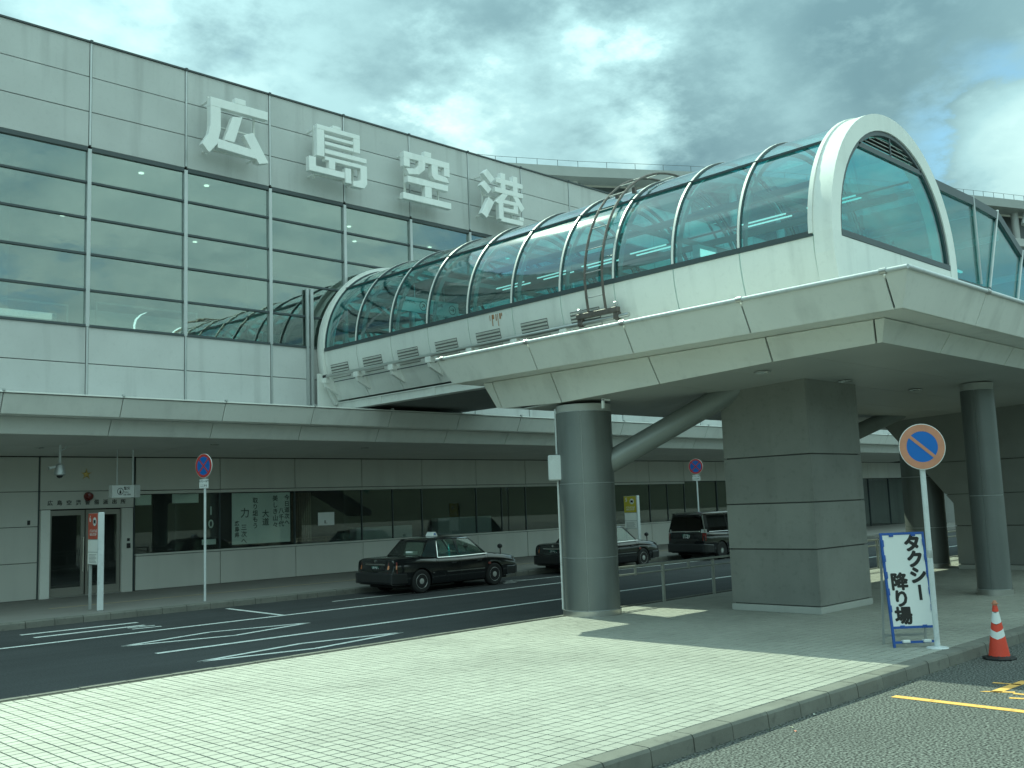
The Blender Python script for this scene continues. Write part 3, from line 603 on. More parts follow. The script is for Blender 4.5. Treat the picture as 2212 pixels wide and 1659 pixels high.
# ================================================================== glazed footbridge
BX, BZ, BR = 19.53, 7.0, 2.78
RY = [8.95 + 1.605*k for k in range(11)]
br = thing('glazed_footbridge', 'tunnel-shaped glass footbridge from the terminal over the road, white panelled below', 'bridge', (BX, 17, 0))
def arc(r, a0, a1, n): return [(BX + r*math.cos(a0 + (a1-a0)*i/n), BZ + r*math.sin(a0 + (a1-a0)*i/n)) for i in range(n+1)]
def shell(r0, r1, a0, a1, y0, y1, n=12):
    o_ = arc(r1, a0, a1, n); i_ = arc(r0, a0, a1, n)[::-1]
    poly = o_ + i_; mb = MB(); m_ = len(poly)
    for y in (y0, y1): mb.v += [(p[0], y, p[1]) for p in poly]
    for j in range(m_): k = (j+1) % m_; mb.f.append((j, k, m_+k, m_+j))
    for s_ in (0, m_):
        for j in range(n): mb.f.append((s_+j, s_+j+1, s_+m_-2-j, s_+m_-1-j))
    return mb
def sheet(r, a0, a1, y0, y1, n=12):
    mb = MB(); ar = arc(r, a0, a1, n)
    for p in ar: mb.v += [(p[0], y0, p[1]), (p[0], y1, p[1])]
    for j in range(n): mb.f.append((2*j, 2*j+1, 2*j+3, 2*j+2))
    return mb
aS = math.pi - math.acos(-(17.59-BX)/BR)          # ridge strip angle measured from +x on the right side
aR = math.acos((BX-17.59)/BR)                     # ~ 46 deg
def arr(deg): return math.radians(deg)
aL0, aL1 = math.pi, math.pi - aR                  # left glass, from sill to strip
for k in range(10):
    y0, y1 = RY[k] + .03, RY[k+1] - .03
    for (nm, a0, a1, n) in (('side_glass', aL0 - .008, aL1 + .008, 14), ('roof_glass', aL1 - .008, aR + .008, 16), ('side_glass', aR - .008, .008, 14)):
        part(nm, sheet(BR - .03, a0, a1, y0, y1, n), G_tube, br, smooth=True)
    for sgn in (0, 1):
        a0, a1 = (math.pi + .02, math.pi + .573) if sgn == 0 else (-.02, -.573)
        p = part('side_panel', shell(BR - .06, BR - .005, a0, a1, RY[k] + .014, RY[k+1] - .014, 6), M_white, br, smooth=True)
        if sgn == 0 and k >= 3:
            vb_ = MB(); ym = (RY[k]+RY[k+1])/2 + .12
            for q in range(5):
                a = math.pi + .190 + .030*q; r_ = BR + .002
                c_ = (BX + r_*math.cos(a), BZ + r_*math.sin(a))
                vb_.hexa([(c_[0]-.004, ym-.42, c_[1]-.022), (c_[0]-.004, ym+.42, c_[1]-.022), (c_[0]+.03, ym+.42, c_[1]-.03), (c_[0]+.03, ym-.42, c_[1]-.03),
                          (c_[0]-.030, ym-.42, c_[1]+.012), (c_[0]-.030, ym+.42, c_[1]+.012), (c_[0]+.03, ym+.42, c_[1]+.03), (c_[0]+.03, ym-.42, c_[1]+.03)])
            part('vent_slats', vb_, M_white, p)
            part('vent_shade_sheet', sheet(BR + .0015, math.pi + .175, math.pi + .325, ym-.44, ym+.44, 4), mat('vent_painted_shade', (.16,.16,.15), .6), p)  # flat grey sheet on the panel; its colour is the shade between slats
for k in range(1, 11):
    y = RY[k]
    part('rib_gasket', shell(BR - .05, BR + .004, 0, math.pi, y - .040, y + .040, 40), M_frame, br, smooth=True)
    part('rib', shell(BR - .05, BR + .012, 0, math.pi, y - .026, y + .026, 40), M_white, br, smooth=True)
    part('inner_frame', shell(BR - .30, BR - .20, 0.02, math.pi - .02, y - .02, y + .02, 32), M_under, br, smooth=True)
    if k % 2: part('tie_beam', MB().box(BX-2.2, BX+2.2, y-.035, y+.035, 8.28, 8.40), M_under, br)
for a in (aL1, aR):
    x, z = BX + BR*math.cos(a), BZ + BR*math.sin(a)
    part('ridge_strip', MB().hexa([(x-.03, RY[0], z-.03),(x+.03, RY[0], z-.03),(x+.03, RY[10], z-.03),(x-.03, RY[10], z-.03),(x-.03, RY[0], z+.012),(x+.03, RY[0], z+.022),(x+.03, RY[10], z+.022),(x-.03, RY[10], z+.012)]), M_frame, br)
for x in (BX-BR+.0, BX+BR-.0):
    part('glazing_sill', MB().box(x-.02, x+.03, RY[0]+.02, RY[10]-.02, BZ-.05, BZ+.05), M_frame, br)
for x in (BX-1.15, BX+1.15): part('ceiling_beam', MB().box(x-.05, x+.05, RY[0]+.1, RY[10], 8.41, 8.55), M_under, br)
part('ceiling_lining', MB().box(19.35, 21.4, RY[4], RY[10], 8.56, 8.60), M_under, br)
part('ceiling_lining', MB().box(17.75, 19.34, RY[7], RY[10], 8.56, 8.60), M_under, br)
part('bridge_floor', MB().box(17.35, 21.7, RY[0], TY+.3, 5.62, 5.80), M_room2, br)
lt = finish(MB().box(-.014,.014,-.55,.55,-.014,.014), 'ceiling_tube', M_lamp)
for k in (0, 1, 3, 4, 5, 6):
    for x in (19.1, 19.35): link('ceiling_tube', lt, br, (x, (RY[k]+RY[k+1])/2, 8.24))
for x in (17.15, 21.9): part('handrail', MB().tube([(x, RY[0]+.1, 6.75), (x, RY[10], 6.75)], .03), M_alu, br, smooth=True)
# deck edge beam and dark underside, with flange joints
part('edge_beam', MB().box(17.26, 17.34, 14.0, TY-.05, 5.23, 5.42).box(17.22, 17.50, 14.0, TY-.05, 5.421, 5.45).box(17.22,17.50,14.0,TY-.05,5.20,5.229), M_white, br)
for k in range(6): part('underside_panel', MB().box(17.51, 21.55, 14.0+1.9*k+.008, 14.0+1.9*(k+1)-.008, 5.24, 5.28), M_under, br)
part('cross_beam', MB().box(17.7, 23.3, 25.26, 25.40, 5.12, 5.235), M_white, br)
for y in (23.0, 20.6, 18.4): part('beam_stiffener', MB().box(17.235, 17.258, y-.10, y+.10, 5.235, 5.42), M_canopy, br)
# end ring at the terminal and collar behind it
part('end_ring', shell(BR - .10, BR + .10, -.60, math.pi + .60, 25.0, 25.12, 44), M_white, br, smooth=True)
part('collar', shell(BR - .42, BR - .02, -.6, math.pi + .6, 25.125, TY - .03, 40), M_canopy, br, smooth=True)
part('jamb', MB().box(16.52, 16.62, TY-.10, TY-.02, 5.3, 8.9).box(16.40, 16.48, TY-.06, TY-.0, 5.3, 8.9), M_alu, br)
part('end_panel', MB().box(16.64, 17.7, 25.14, 25.24, 5.14, 6.3), M_white, br)
# front gable: broad rounded frame, glass, louvre
fy0, fy1 = 8.55, 8.93
def gable(r, n=32, bot=5.02, curve=.57):
    a = [(BX + r*math.cos(t), BZ + r*math.sin(t)) for t in [math.pi*i/n for i in range(n+1)]]
    xo = BX + r*math.cos(.43)*0 
    return a
outer = gable(2.80); inner = gable(2.46)
def bridge2(o_, i_, y0, y1):
    mb = MB(); n = len(o_)
    for y in (y0, y1): mb.v += [(p[0], y, p[1]) for p in o_] + [(p[0], y, p[1]) for p in i_]
    for j in range(n-1):
        mb.f += [(j, j+1, n+j+1, n+j), (2*n+j, 3*n+j, 3*n+j+1, 2*n+j+1), (j, 2*n+j, 2*n+j+1, j+1), (n+j, n+j+1, 3*n+j+1, 3*n+j)]
    mb.f += [(0, n, 3*n, 2*n), (n-1, 3*n-1, 4*n-1, 2*n-1)]
    return mb
part('gable_frame', bridge2(outer, inner, fy0, fy1), M_white, br, smooth=True, bevel=0)
part('gable_rib', bridge2(gable(2.83), gable(2.70), fy1 + .004, fy1 + .09), M_white, br, smooth=True)
part('gable_gasket', bridge2(gable(2.455), gable(2.37), fy0 + .03, fy0 + .14), M_frame, br, smooth=True)
side = [(BX-2.80, 7.0), (BX-2.79, 6.6), (BX-2.72, 6.2), (BX-2.60, 5.7), (BX-2.40, 5.02)]
for sg_ in (-1, 1):
    sd = [(BX + (p[0]-BX)*-sg_, p[1]) for p in side]
    part('gable_side_post', MB().loft([[(p[0], fy0, p[1]), (p[0] + .35*sg_*-1*-1*(1 if sg_ < 0 else -1)*1, fy0, p[1]), (p[0] + .35*(1 if sg_ < 0 else -1)*sg_*sg_, fy1, p[1]), (p[0], fy1, p[1])] for p in sd][::-1]), M_white, br) if False else None
    s1 = -1 if sg_ < 0 else 1
    rings = [[(BX + s1*(BX-p[0]), fy0, p[1]), (BX + s1*(BX-p[0]) - s1*.34, fy0, p[1]), (BX + s1*(BX-p[0]) - s1*.34, fy1, p[1]), (BX + s1*(BX-p[0]), fy1, p[1])] for p in side]
    part('gable_side_post', MB().loft(rings), M_white, br)
part('gable_panel', MB().box(BX-2.455, BX-.006, fy0+.012, fy0+.06, 5.02, 6.93), M_white, br, bevel=.004)
part('gable_panel', MB().box(BX+.006, BX+2.455, fy0+.012, fy0+.06, 5.02, 6.93), M_white, br, bevel=.004)
part('gable_sill', MB().box(BX-2.44, BX+2.44, fy0+.0, fy0+.12, 6.935, 7.05), M_frame, br)
zl = 8.93; hw = math.sqrt(2.37**2 - (zl-BZ)**2)
part('louvre_bar', MB().box(BX-hw-.02, BX+hw+.02, fy0+.03, fy0+.12, zl-.05, zl+.05), M_frame, br)
gp = [(BX + 2.37*math.cos(t), BZ + 2.37*math.sin(t)) for t in [math.asin((zl-BZ-.05)/2.37) * i/10 for i in range(11)]]
gp = [p for p in gp if p[1] > 7.05]; gpl = [(2*BX - p[0], p[1]) for p in gp][::-1]
poly = [(BX+2.36, 7.051)] + gp + gpl + [(BX-2.36, 7.051)]
part('gable_glass', MB().prism(poly, 1, fy0+.07, fy0+.08), G_front, br)
q = 0
z = zl + .09
while z < BZ + 2.30:
    h_ = math.sqrt(2.36**2 - (z-BZ)**2)
    part('louvre_blade', MB().hexa([(BX-h_, fy0+.05, z-.028),(BX+h_, fy0+.05, z-.028),(BX+h_, fy0+.065, z-.028),(BX-h_, fy0+.065, z-.028),(BX-h_, fy0+.10, z+.028),(BX+h_, fy0+.10, z+.028),(BX+h_, fy0+.115, z+.028),(BX-h_, fy0+.115, z+.028)]), M_soffit, br)
    z += .085
part('louvre_post', MB().box(BX-.02, BX+.02, fy0+.035, fy0+.055, zl+.05, BZ+2.36), M_frame, br)
part('louvre_backing', MB().prism([(BX + 2.35*math.cos(math.pi*i/20)*1.0, BZ + 2.35*math.sin(math.pi*i/20)) for i in range(21) if BZ + 2.35*math.sin(math.pi*i/20) > zl], 1, fy0+.13, fy0+.14), M_dark, br)
# maintenance rail on brackets along the left flank
part('maintenance_rail', MB().tube([(16.66, 24.75, 6.17), (16.66, 13.3, 6.17)], .05, 10), M_steel, br, smooth=True)
part('rail_end_cap', MB().cyl((16.66, 24.76, 6.17), (16.66, 24.90, 6.17), .06, n=12), M_blackp, br, smooth=True)
part('guide_rod', MB().tube([(16.82, 24.6, 6.00), (16.82, 13.3, 6.00)], .016, 6), M_frame, br)
bk = finish(MB().prism([(16.62, 5.98), (16.72, 6.13), (16.80, 6.13), (17.35, 5.72), (17.32, 5.55), (16.66, 5.86)], 1, -.05, .05).box(16.60, 16.74, -.10, .10, 5.98, 6.13), 'rail_bracket', M_white, bevel=.004)
for k in range(3, 10): link('rail_bracket', bk, br, (0, RY[k] + 1.45, 0))
rsm = MB()
for (yo, l_, w_) in ((.42,.05,.05),(.50,.11,.022),(.56,.06,.03),(.66,.04,.05),(.70,.10,.03),(.78,.05,.02),(.36,.03,.03)):
    sh = sheet(BR + .001, math.pi + .045, math.pi + .045 + l_, RY[5]+yo-w_/2, RY[5]+yo+w_/2, 3); rsm.add(sh.v, sh.f)
part('rust_streaks', rsm, M_rustst, br)
# ---- travelling ladder over the bridge
ld = thing('travelling_ladder', 'rusty curved maintenance ladder arching over the glass footbridge', 'ladder', (16.66, 14.15, 6.2))
LR = 3.0
for y in (13.90, 14.40):
    path = [(16.62, y, 6.30), (16.56, y, 6.7)] + [(BX + LR*math.cos(t), y, BZ + LR*math.sin(t)) for t in [math.pi - .02 - (math.pi*.78)*i/26 for i in range(27)]]
    part('stringer', MB().tube(path, .03, 8), M_rust, ld, smooth=True)
for i in range(15):
    t = math.pi + .10 - .185*i
    p = (BX + LR*math.cos(t), BZ + LR*math.sin(t)) if t < math.pi else (16.56, BZ - LR*(t-math.pi))
    part('rung', MB().cyl((p[0], 13.90, p[1]), (p[0], 14.40, p[1]), .013, n=8), M_steel, ld, smooth=True)
part('carriage', MB().box(16.57, 16.68, 13.55, 14.75, 6.27, 6.38).box(16.60, 16.72, 13.56, 13.70, 6.12, 6.268).box(16.60, 16.72, 14.6, 14.74, 6.12, 6.268), M_rust, ld, bevel=.006)
for y in (13.62, 14.68):
    part('roller', MB().lathe([(0,-.04),(.07,-.04),(.07,.04),(0,.04)], (16.66, y, 6.16), 14, 'y'), M_rust, ld, smooth=True)
    part('roller', MB().lathe([(0,-.03),(.05,-.03),(.05,.03),(0,.03)], (16.62, y, 6.46), 12, 'y'), M_alu, ld, smooth=True)
for y in (13.9, 14.4):
    t = math.pi - .93
    part('guide_wheel', MB().box(BX+2.84*math.cos(t)-.04, BX+2.84*math.cos(t)+.04, y-.04, y+.04, BZ+2.84*math.sin(t)-.05, BZ+2.95*math.sin(t)), M_rust, ld)
# ---- direction signs inside the bridge
for (x, y, w, tx_, ax, lab) in ((17.75, 21.9, .62, 'TERMINAL', 45, 'hanging direction sign with a slanting arrow, seen through the glass nearest the terminal'), (18.85, 21.9, .62, '連絡橋', 0, 'hanging direction sign with an arrow pointing right, seen through the footbridge glass')):
    s_ = thing('direction_sign', lab, 'sign', (x, y, 7.95))
    part('sign_panel', MB().box(-w, w*.85, -.03, .03, -.20, .22), M_wht, s_, local=True, bevel=.006)
    ar_ = MB()
    for i in range(20):
        a, b = 2*math.pi*i/20, 2*math.pi*(i+1)/20
        ar_.hexa([(.28+r_*math.cos(t_), y_, r_*math.sin(t_)) for y_ in (-.034,-.031) for (r_, t_) in ((.12,a),(.14,a),(.14,b),(.12,b))])
    c_, s2 = math.cos(R(ax)), math.sin(R(ax))
    def rt(p): return (.28 + p[0]*c_ - p[1]*s2, p[0]*s2 + p[1]*c_)
    for pl in ([(-.08,-.012),(.07,-.012),(.07,.012),(-.08,.012)], [(.08,0),(.02,.06),(.0,.045),(.05,0)], [(.08,0),(.05,0),(.0,-.045),(.02,-.06)]): ar_.prism([rt(p) for p in pl], 1, -.035, -.031)
    part('arrow', ar_, M_inkg, s_, local=True)
    part('lettering', xf(text_mb([(tx_, -.25, .08)], .11, .002), Matrix.Translation((0,-.032,0))), M_inkg, s_, local=True)
    part('hanger', MB().cyl((0,0,.22),(0,0,.60),.012,n=6), M_alu, s_, local=True)
av = thing('advert_panel', 'tall upright advertising panel standing inside the footbridge right of the ladder', 'advert', (18.6, 12.6, 5.8))
part('panel_body', MB().box(-.35,.35,-.08,.08,0,2.0), M_room2, av, local=True)
part('lit_header', MB().box(-.30,.30,-.09,-.081,1.72,1.9), M_lamp, av, local=True)
part('lettering', xf(text_mb([("ろ",0,1.3),("う",0,.9)], .42, .002, .004), Matrix.Translation((0,-.083,0))), M_inkg, av, local=True)

# ================================================================== drop-off canopy on the island
pc = thing('island_canopy', 'broad white two-tier canopy over the paved island, carried on round columns', 'canopy', (20, 10, 0))
XE = 46.0; T1a, T1b, T2a, T2b = (12.62, 5.46, 14.93), (12.86, 5.67, 14.76), (13.32, 6.14, 14.38), (13.60, 6.33, 14.30)
JY = [5.46+.32, 7.99, 10.22, 12.43]
def bz(y):                              # lower edge of the second tier dips towards the terminal
    pts = [(6.33, 4.296), (8.10, 4.242), (11.32, 4.096), (13.62, 4.011), (14.30, 4.115)]
    for (a, b) in zip(pts, pts[1:]):
        if y <= b[0]: return a[1] + (b[1]-a[1])*(y-a[0])/(b[0]-a[0])
    return pts[-1][1]
def quadp(name, p4, nrm_, mm, th=.04):
    n_ = Vector(nrm_).normalized() * -th
    a = [Vector(p) for p in p4]; return part(name, MB().hexa([tuple(v) for v in a] + [tuple(v + n_) for v in a]), mm, pc, bevel=.004)
g = .013
ys = [T1a[1]] + JY + [T1a[2]]
def lerp(a, b, t): return a + (b-a)*t
for i in range(len(ys)-1):
    y0, y1 = ys[i], ys[i+1]
    def lo(y, A, B): t = (y - A[1])/(A[2]-A[1]); return lerp(B[1], B[2], t) if (y in (A[1], A[2])) else y
    y0b, y1b = lo(y0, T1a, T1b), lo(y1, T1a, T1b)
    ga, gb = (0 if i == 0 else g), (0 if i == len(ys)-2 else g)
    quadp('fascia_panel', [(T1b[0], y0b+ga, 4.60), (T1b[0], y1b-gb, 4.60), (T1a[0], y1-gb, 5.06), (T1a[0], y0+ga, 5.06)], (-1,0,-.5), M_white)
ys2 = [T2a[1], 6.30, 8.03, 10.28, 12.55, 14.12, T2a[2]]
ysb = [T2b[1], 6.42, 8.10, 10.28, 12.55, 14.15, T2b[2]]
for i in range(len(ys2)-1):
    ga = 0 if i == 0 else g; gb = 0 if i == len(ys2)-2 else g
    quadp('fascia_panel', [(T2b[0], ysb[i]+ga, bz(ysb[i])), (T2b[0], ysb[i+1]-gb, bz(ysb[i+1])), (T2a[0], ys2[i+1]-gb, 4.585), (T2a[0], ys2[i]+ga, 4.585)], (-1,0,-.6), M_white)
xs1 = [T1a[0]] + [15.30 + 2.66*k for k in range(12)]
for i in range(len(xs1)-1):
    a, b = xs1[i], xs1[i+1]; ga = 0 if i == 0 else g
    quadp('fascia_panel', [(a + (.24 if i == 0 else 0)+ga, T1b[1], 4.60), (b-g, T1b[1], 4.60), (b-g, T1a[1], 5.06), (a+ga, T1a[1], 5.06)], (0,-1,-.5), M_white)
    a2 = T2a[0] if i == 0 else a + .25; a2b = T2b[0] if i == 0 else a + .25
    quadp('fascia_panel', [(a2b+ga, T2b[1], 4.296), (b+.25-g, T2b[1], 4.296), (b+.25-g, T2a[1], 4.585), (a2+ga, T2a[1], 4.585)], (0,-1,-.6), M_white)
    # terminal side, mirrored
    quadp('fascia_panel', [(a + (.24 if i == 0 else 0)+ga, T1b[2], 4.60), (b-g, T1b[2], 4.60), (b-g, T1a[2], 5.06), (a+ga, T1a[2], 5.06)], (0,1,-.5), M_white)
    quadp('fascia_panel', [(a2b+ga, T2b[2], 4.115), (b+.25-g, T2b[2], 4.115), (b+.25-g, T2a[2], 4.585), (a2+ga, T2a[2], 4.585)], (0,1,-.6), M_white)
part('ledge_soffit', MB().add([(T1b[0]+.03,T1b[1]+.03,4.603),(44,T1b[1]+.03,4.603),(44,T1b[2]-.03,4.603),(T1b[0]+.03,T1b[2]-.03,4.603),(T1b[0]+.03,T1b[1]+.03,4.63),(44,T1b[1]+.03,4.63),(44,T1b[2]-.03,4.63),(T1b[0]+.03,T1b[2]-.03,4.63)],[(0,3,2,1),(4,5,6,7),(0,1,5,4),(1,2,6,5),(2,3,7,6),(3,0,4,7)]), M_white, pc)
part('deck', MB().box(T1a[0]+.06, 44, T1a[1]+.06, T1a[2]-.06, 5.0, 5.04), M_facade, pc)
lipm = M_alu
for (p, q_) in (((T1a[0]-.01, T1a[1]-.01, 5.085), (T1a[0]-.01, T1a[2], 5.085)), ((T1a[0]-.01, T1a[1]-.01, 5.085), (44, T1a[1]-.01, 5.085)), ((T1a[0], T1a[2], 5.085), (44, T1a[2], 5.085))):
    part('edge_pipe', MB().tube([p, q_], .032, 10), M_pole, pc, smooth=True)
cm = finish(MB().lathe([(.034,-.045),(.045,-.045),(.045,.045),(.034,.045)], n=12, axis='y'), 'pipe_clamp', M_steel)
cm2 = finish(MB().lathe([(.034,-.045),(.045,-.045),(.045,.045),(.034,.045)], n=12, axis='x'), 'pipe_clamp', M_steel)
for y in JY + [14.75]: link('pipe_clamp', cm, pc, (T1a[0]-.01, y, 5.085))
for x in xs1[1:]: link('pipe_clamp', cm2, pc, (x, T1a[1]-.01, 5.085))
# soffit panels: a gently folded ceiling
syy = [6.36, 7.6, 9.0, 10.4, 11.9, 13.60, 14.27]
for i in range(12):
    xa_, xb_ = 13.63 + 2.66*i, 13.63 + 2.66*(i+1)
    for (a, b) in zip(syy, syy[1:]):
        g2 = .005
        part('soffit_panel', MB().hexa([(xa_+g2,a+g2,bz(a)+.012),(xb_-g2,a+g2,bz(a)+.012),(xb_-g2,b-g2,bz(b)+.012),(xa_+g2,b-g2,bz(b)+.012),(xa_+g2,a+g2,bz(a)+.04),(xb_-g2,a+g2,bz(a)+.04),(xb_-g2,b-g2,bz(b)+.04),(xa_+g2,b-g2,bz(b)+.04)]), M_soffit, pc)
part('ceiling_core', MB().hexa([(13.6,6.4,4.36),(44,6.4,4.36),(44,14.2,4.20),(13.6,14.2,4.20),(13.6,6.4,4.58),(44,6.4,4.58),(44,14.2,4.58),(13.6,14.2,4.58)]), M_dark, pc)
dl = MB().lathe([(0,.015),(.10,.012),(.125,-.012),(.14,-.012),(.14,.0)], n=28)
for (x, y) in ((14.30, 8.72), (16.96, 8.66), (19.9, 8.66), (25.2, 7.2)):
    single('canopy_downlight', dl, M_offl, {14.30:'round canopy downlight nearest the left edge of the island canopy', 16.96:'round canopy downlight between the left one and the stone pillar top', 19.9:'round canopy downlight hidden above the stone pillar', 25.2:'round canopy downlight at the far right above the slim column'}[x], 'light', (x, y, bz(y)-.004), smooth=True)
part('drain_stub', MB().box(13.42,13.44,0,0,0,0) if False else MB().box(13.66, 13.70, 11.6, 11.64, 3.86, 4.02).box(13.66, 13.86, 11.6, 11.64, 4.0, 4.03), M_white, pc)

# ================================================================== columns
def column(name, label, x, y, r, rings, top, seam=.6, group=None):
    o = thing(name, label, 'column', (x, y, IZ), group=group)
    part('base_ring', MB().lathe([(r+.02, 0), (r+.02, .10), (r-.03, .10), (r-.03, 0)], n=36), M_steel, o, local=True, smooth=True)
    zs = [.105] + rings + [top - .10 - IZ]
    for a, b in zip(zs, zs[1:]):
        for q_ in range(4):
            a0 = seam + q_*math.pi/2 + .008; a1 = seam + (q_+1)*math.pi/2 - .008; n = 12; mb = MB()
            pr = []
            for i in range(n+1):
                t = a0 + (a1-a0)*i/n
                for (rr, zz_) in ((r, a+.006), (r, b-.006), (r-.02, b-.006), (r-.02, a+.006)): pr.append((rr*math.cos(t), rr*math.sin(t), zz_))
            mb.v = pr
            for i in range(n):
                for k in range(4): kk = (k+1) % 4; mb.f.append((4*i+k, 4*i+kk, 4*(i+1)+kk, 4*(i+1)+k))
            mb.f += [(0,1,2,3), (4*n+3, 4*n+2, 4*n+1, 4*n)]
            part('cladding_sheet', mb, M_col, o, local=True, smooth=True)
    part('core', MB().lathe([(r-.012, .02), (r-.012, top-IZ+.02)], n=40), M_pole, o, local=True, smooth=True)
    part('top_ring', MB().lathe([(r-.025, top-.10-IZ), (r-.006, top-.095-IZ), (r-.006, top-IZ+.03), (r-.025, top-IZ+.03)], n=36), M_soffit, o, local=True, smooth=True)
    return o
def brace(o, p0, p1, r):
    part('brace', MB().tube([p0, p1], r, 24), M_brace, o, local=True, smooth=True)
c1 = column('round_column', 'thick round grey steel column at the left edge of the paved island', 14.16, 12.52, .52, [1.05, 2.40], 3.98, .6, 'thick columns of the island canopy')
brace(c1, (.10,-.10, 2.62), (2.10,-2.46, 4.25), .21)
c2 = column('round_column', 'thick round grey column behind the taxi sandwich board, by the stair', 26.95, 11.75, .52, [1.05, 2.40], 4.2, .6, 'thick columns of the island canopy')
c3 = column('slim_column', 'slimmer round grey column at the right, behind the traffic cone', 20.42, 7.66, .31, [1.9], 4.22, .2)
c4_ = column('slim_column', 'round column hidden behind the square stone pillar', 20.9, 12.3, .34, [1.9], 4.05, .2)
brace(c4_, (.2,-.04,2.80), (4.45,-.83,4.08), .19)
sb = thing('wall_speaker', 'pale upright box fixed to the left side of the thick left column', 'speaker box', (13.68, 12.86, 2.86), R(-45))
part('conduit', MB().cyl((.04,.04,-2.6),(.04,.04,-.25),.018,n=8).cyl((.04,.04,.25),(.04,.04,1.1),.018,n=8), M_pole, sb, local=True)
part('box', MB().box(-.13,.13,-.10,.10,-.235,.235), M_pole, sb, local=True, bevel=.02)
part('mount', MB().box(.10,.22,-.04,.04,-.1,.1), M_frame, sb, local=True)
# ================================================================== stone pillar
pp = thing('stone_pillar', 'massive square pillar clad in grey stone panels under the canopy', 'pillar', (16.83, 9.74, IZ))
PX0, PX1, PY0, PY1 = 15.90, 17.77, 8.86, 10.63
part('plinth', MB().box(PX0-.01, PX1+.01, PY0-.01, PY1+.01, IZ, .268), mat('pale_plinth', (.42,.43,.40), .6), pp, bevel=.006)
zz_ = [.275, 1.25, 2.06, 2.90, 4.30]
for a, b in zip(zz_, zz_[1:]):
    g3 = .011
    for (x0,x1,y0,y1) in ((PX0,PX0+.04,PY0+g3,PY1-.002),(PX0+g3,PX1-.002,PY0,PY0+.04),(PX1-.04,PX1,PY0+g3,PY1-g3),(PX0+g3,PX1-g3,PY1-.04,PY1)):
        part('stone_panel', MB().box(x0,x1,y0,y1,a+g3,b-g3), M_pil, pp, bevel=.003)
part('pillar_core', MB().box(PX0+.042, PX1-.042, PY0+.042, PY1-.042, .27, 4.3), M_inkg, pp)
# ================================================================== stair mass at the right
st = thing('stair_block', 'grey clad stair block with a sloping underside at the right of the island', 'stair', (27.5, 9, IZ))
SX0, SX1 = 26.37, 29.5
part('plinth', MB().box(SX0-.01, SX1, 6.6, 10.74, IZ, .265), mat('pale_plinth2', (.42,.43,.40), .6), st, bevel=.006)
def yl(z): return 10.74 if z < 1.83 else 10.74 + (z-1.83)*(12.24-10.74)/(3.73-1.83)
M_st = mat('stair_panel', (0.24, 0.25, 0.235), 0.6, var=0.08, rnd=.04, streak=.05)
for a, b in zip((.275,1.25,2.06,2.90), (1.25,2.06,2.90,4.35)):
    yb_ = [6.6, 8.7]
    for i, y0 in enumerate(yb_):
        last = i == 1
        zm = [z for z in (1.83,) if a < z < b]
        right = ([(yl(a+.01)-.01, a+.01)] + [(yl(z)-.01, z) for z in zm] + [(yl(b-.01)-.01, b-.01)]) if last else [(8.69, a+.01), (8.69, b-.01)]
        part('stair_panel', MB().prism([(y0+.01, a+.01)] + right + [(y0+.01, b-.01)], 0, SX0, SX0+.05), M_st, st)
        part('stair_panel', MB().box(SX0+.06, SX1, 6.59, 6.64, a+.01, b-.01), M_st, st) if i == 0 else None
core = [(6.7,.2)] + [(yl(z)-.03, z) for z in (.27,1.83,2.5,3.2,4.3)] + [(6.7,4.3)]
part('stair_core', MB().prism(core, 0, SX0+.055, SX1), M_inkg, st)
# ================================================================== glazed stair enclosure on top of the canopy, stepping down to the right
en = thing('glazed_stair_enclosure', 'glazed stair enclosure with a dark sloping roof right of the arched gable', 'stair enclosure', (26, 9, 5))
EY0, EY1 = 9.0, 11.8
dn = Vector((1.53, -.80)).normalized(); pn_ = Vector((-1.03, -1.85)).normalized()
top = [(22.5, 9.08), (24.81, 9.08), (26.38, 9.0)]; bot = [(22.5, 7.05), (24.82, 7.08), (25.36, 7.06)]
for i in range(1, 6):
    p = Vector((26.38, 9.0)) + dn*1.74*i; top.append(tuple(p)); b = p + pn_*2.14
    bot.append((b.x, b.y))
for ey in (EY0, EY1):
    for i in range(len(top)-1):
        a, b, c, d = Vector(top[i]), Vector(top[i+1]), Vector(bot[i+1]), Vector(bot[i])
        def ins(p, q_, t): return p + (q_-p)*t
        part('enclosure_glass', MB().hexa([(v.x, ey+.01, v.y) for v in (d + (c-d)*.02, c + (d-c)*.02, b + (a-b)*.02, a + (b-a)*.02)] + [(v.x, ey+.02, v.y) for v in (d + (c-d)*.02, c + (d-c)*.02, b + (a-b)*.02, a + (b-a)*.02)]), G_front, en)
        n_ = Vector((-(b-a).y, (b-a).x)).normalized()
        q4 = (a - n_*.05, b - n_*.05, b + n_*.16, a + n_*.16)
        part('roof_edge', MB().hexa([(v.x, ey-.05, v.y) for v in q4] + [(v.x, ey+.12, v.y) for v in q4]), M_frame, en)
    for i in range(1, len(top)):
        part('enclosure_mullion', MB().tube([(top[i][0], ey-.03, top[i][1]+.2), (bot[i][0], ey-.03, bot[i][1])], .035, 6), M_alu, en)
part('enclosure_sill', MB().box(22.4, 25.5, EY0-.03, EY0+.1, 6.90, 7.04), M_frame, en)
part('enclosure_base', MB().box(22.4, 25.5, EY0-.01, EY0+.1, 5.02, 6.895), M_white, en)
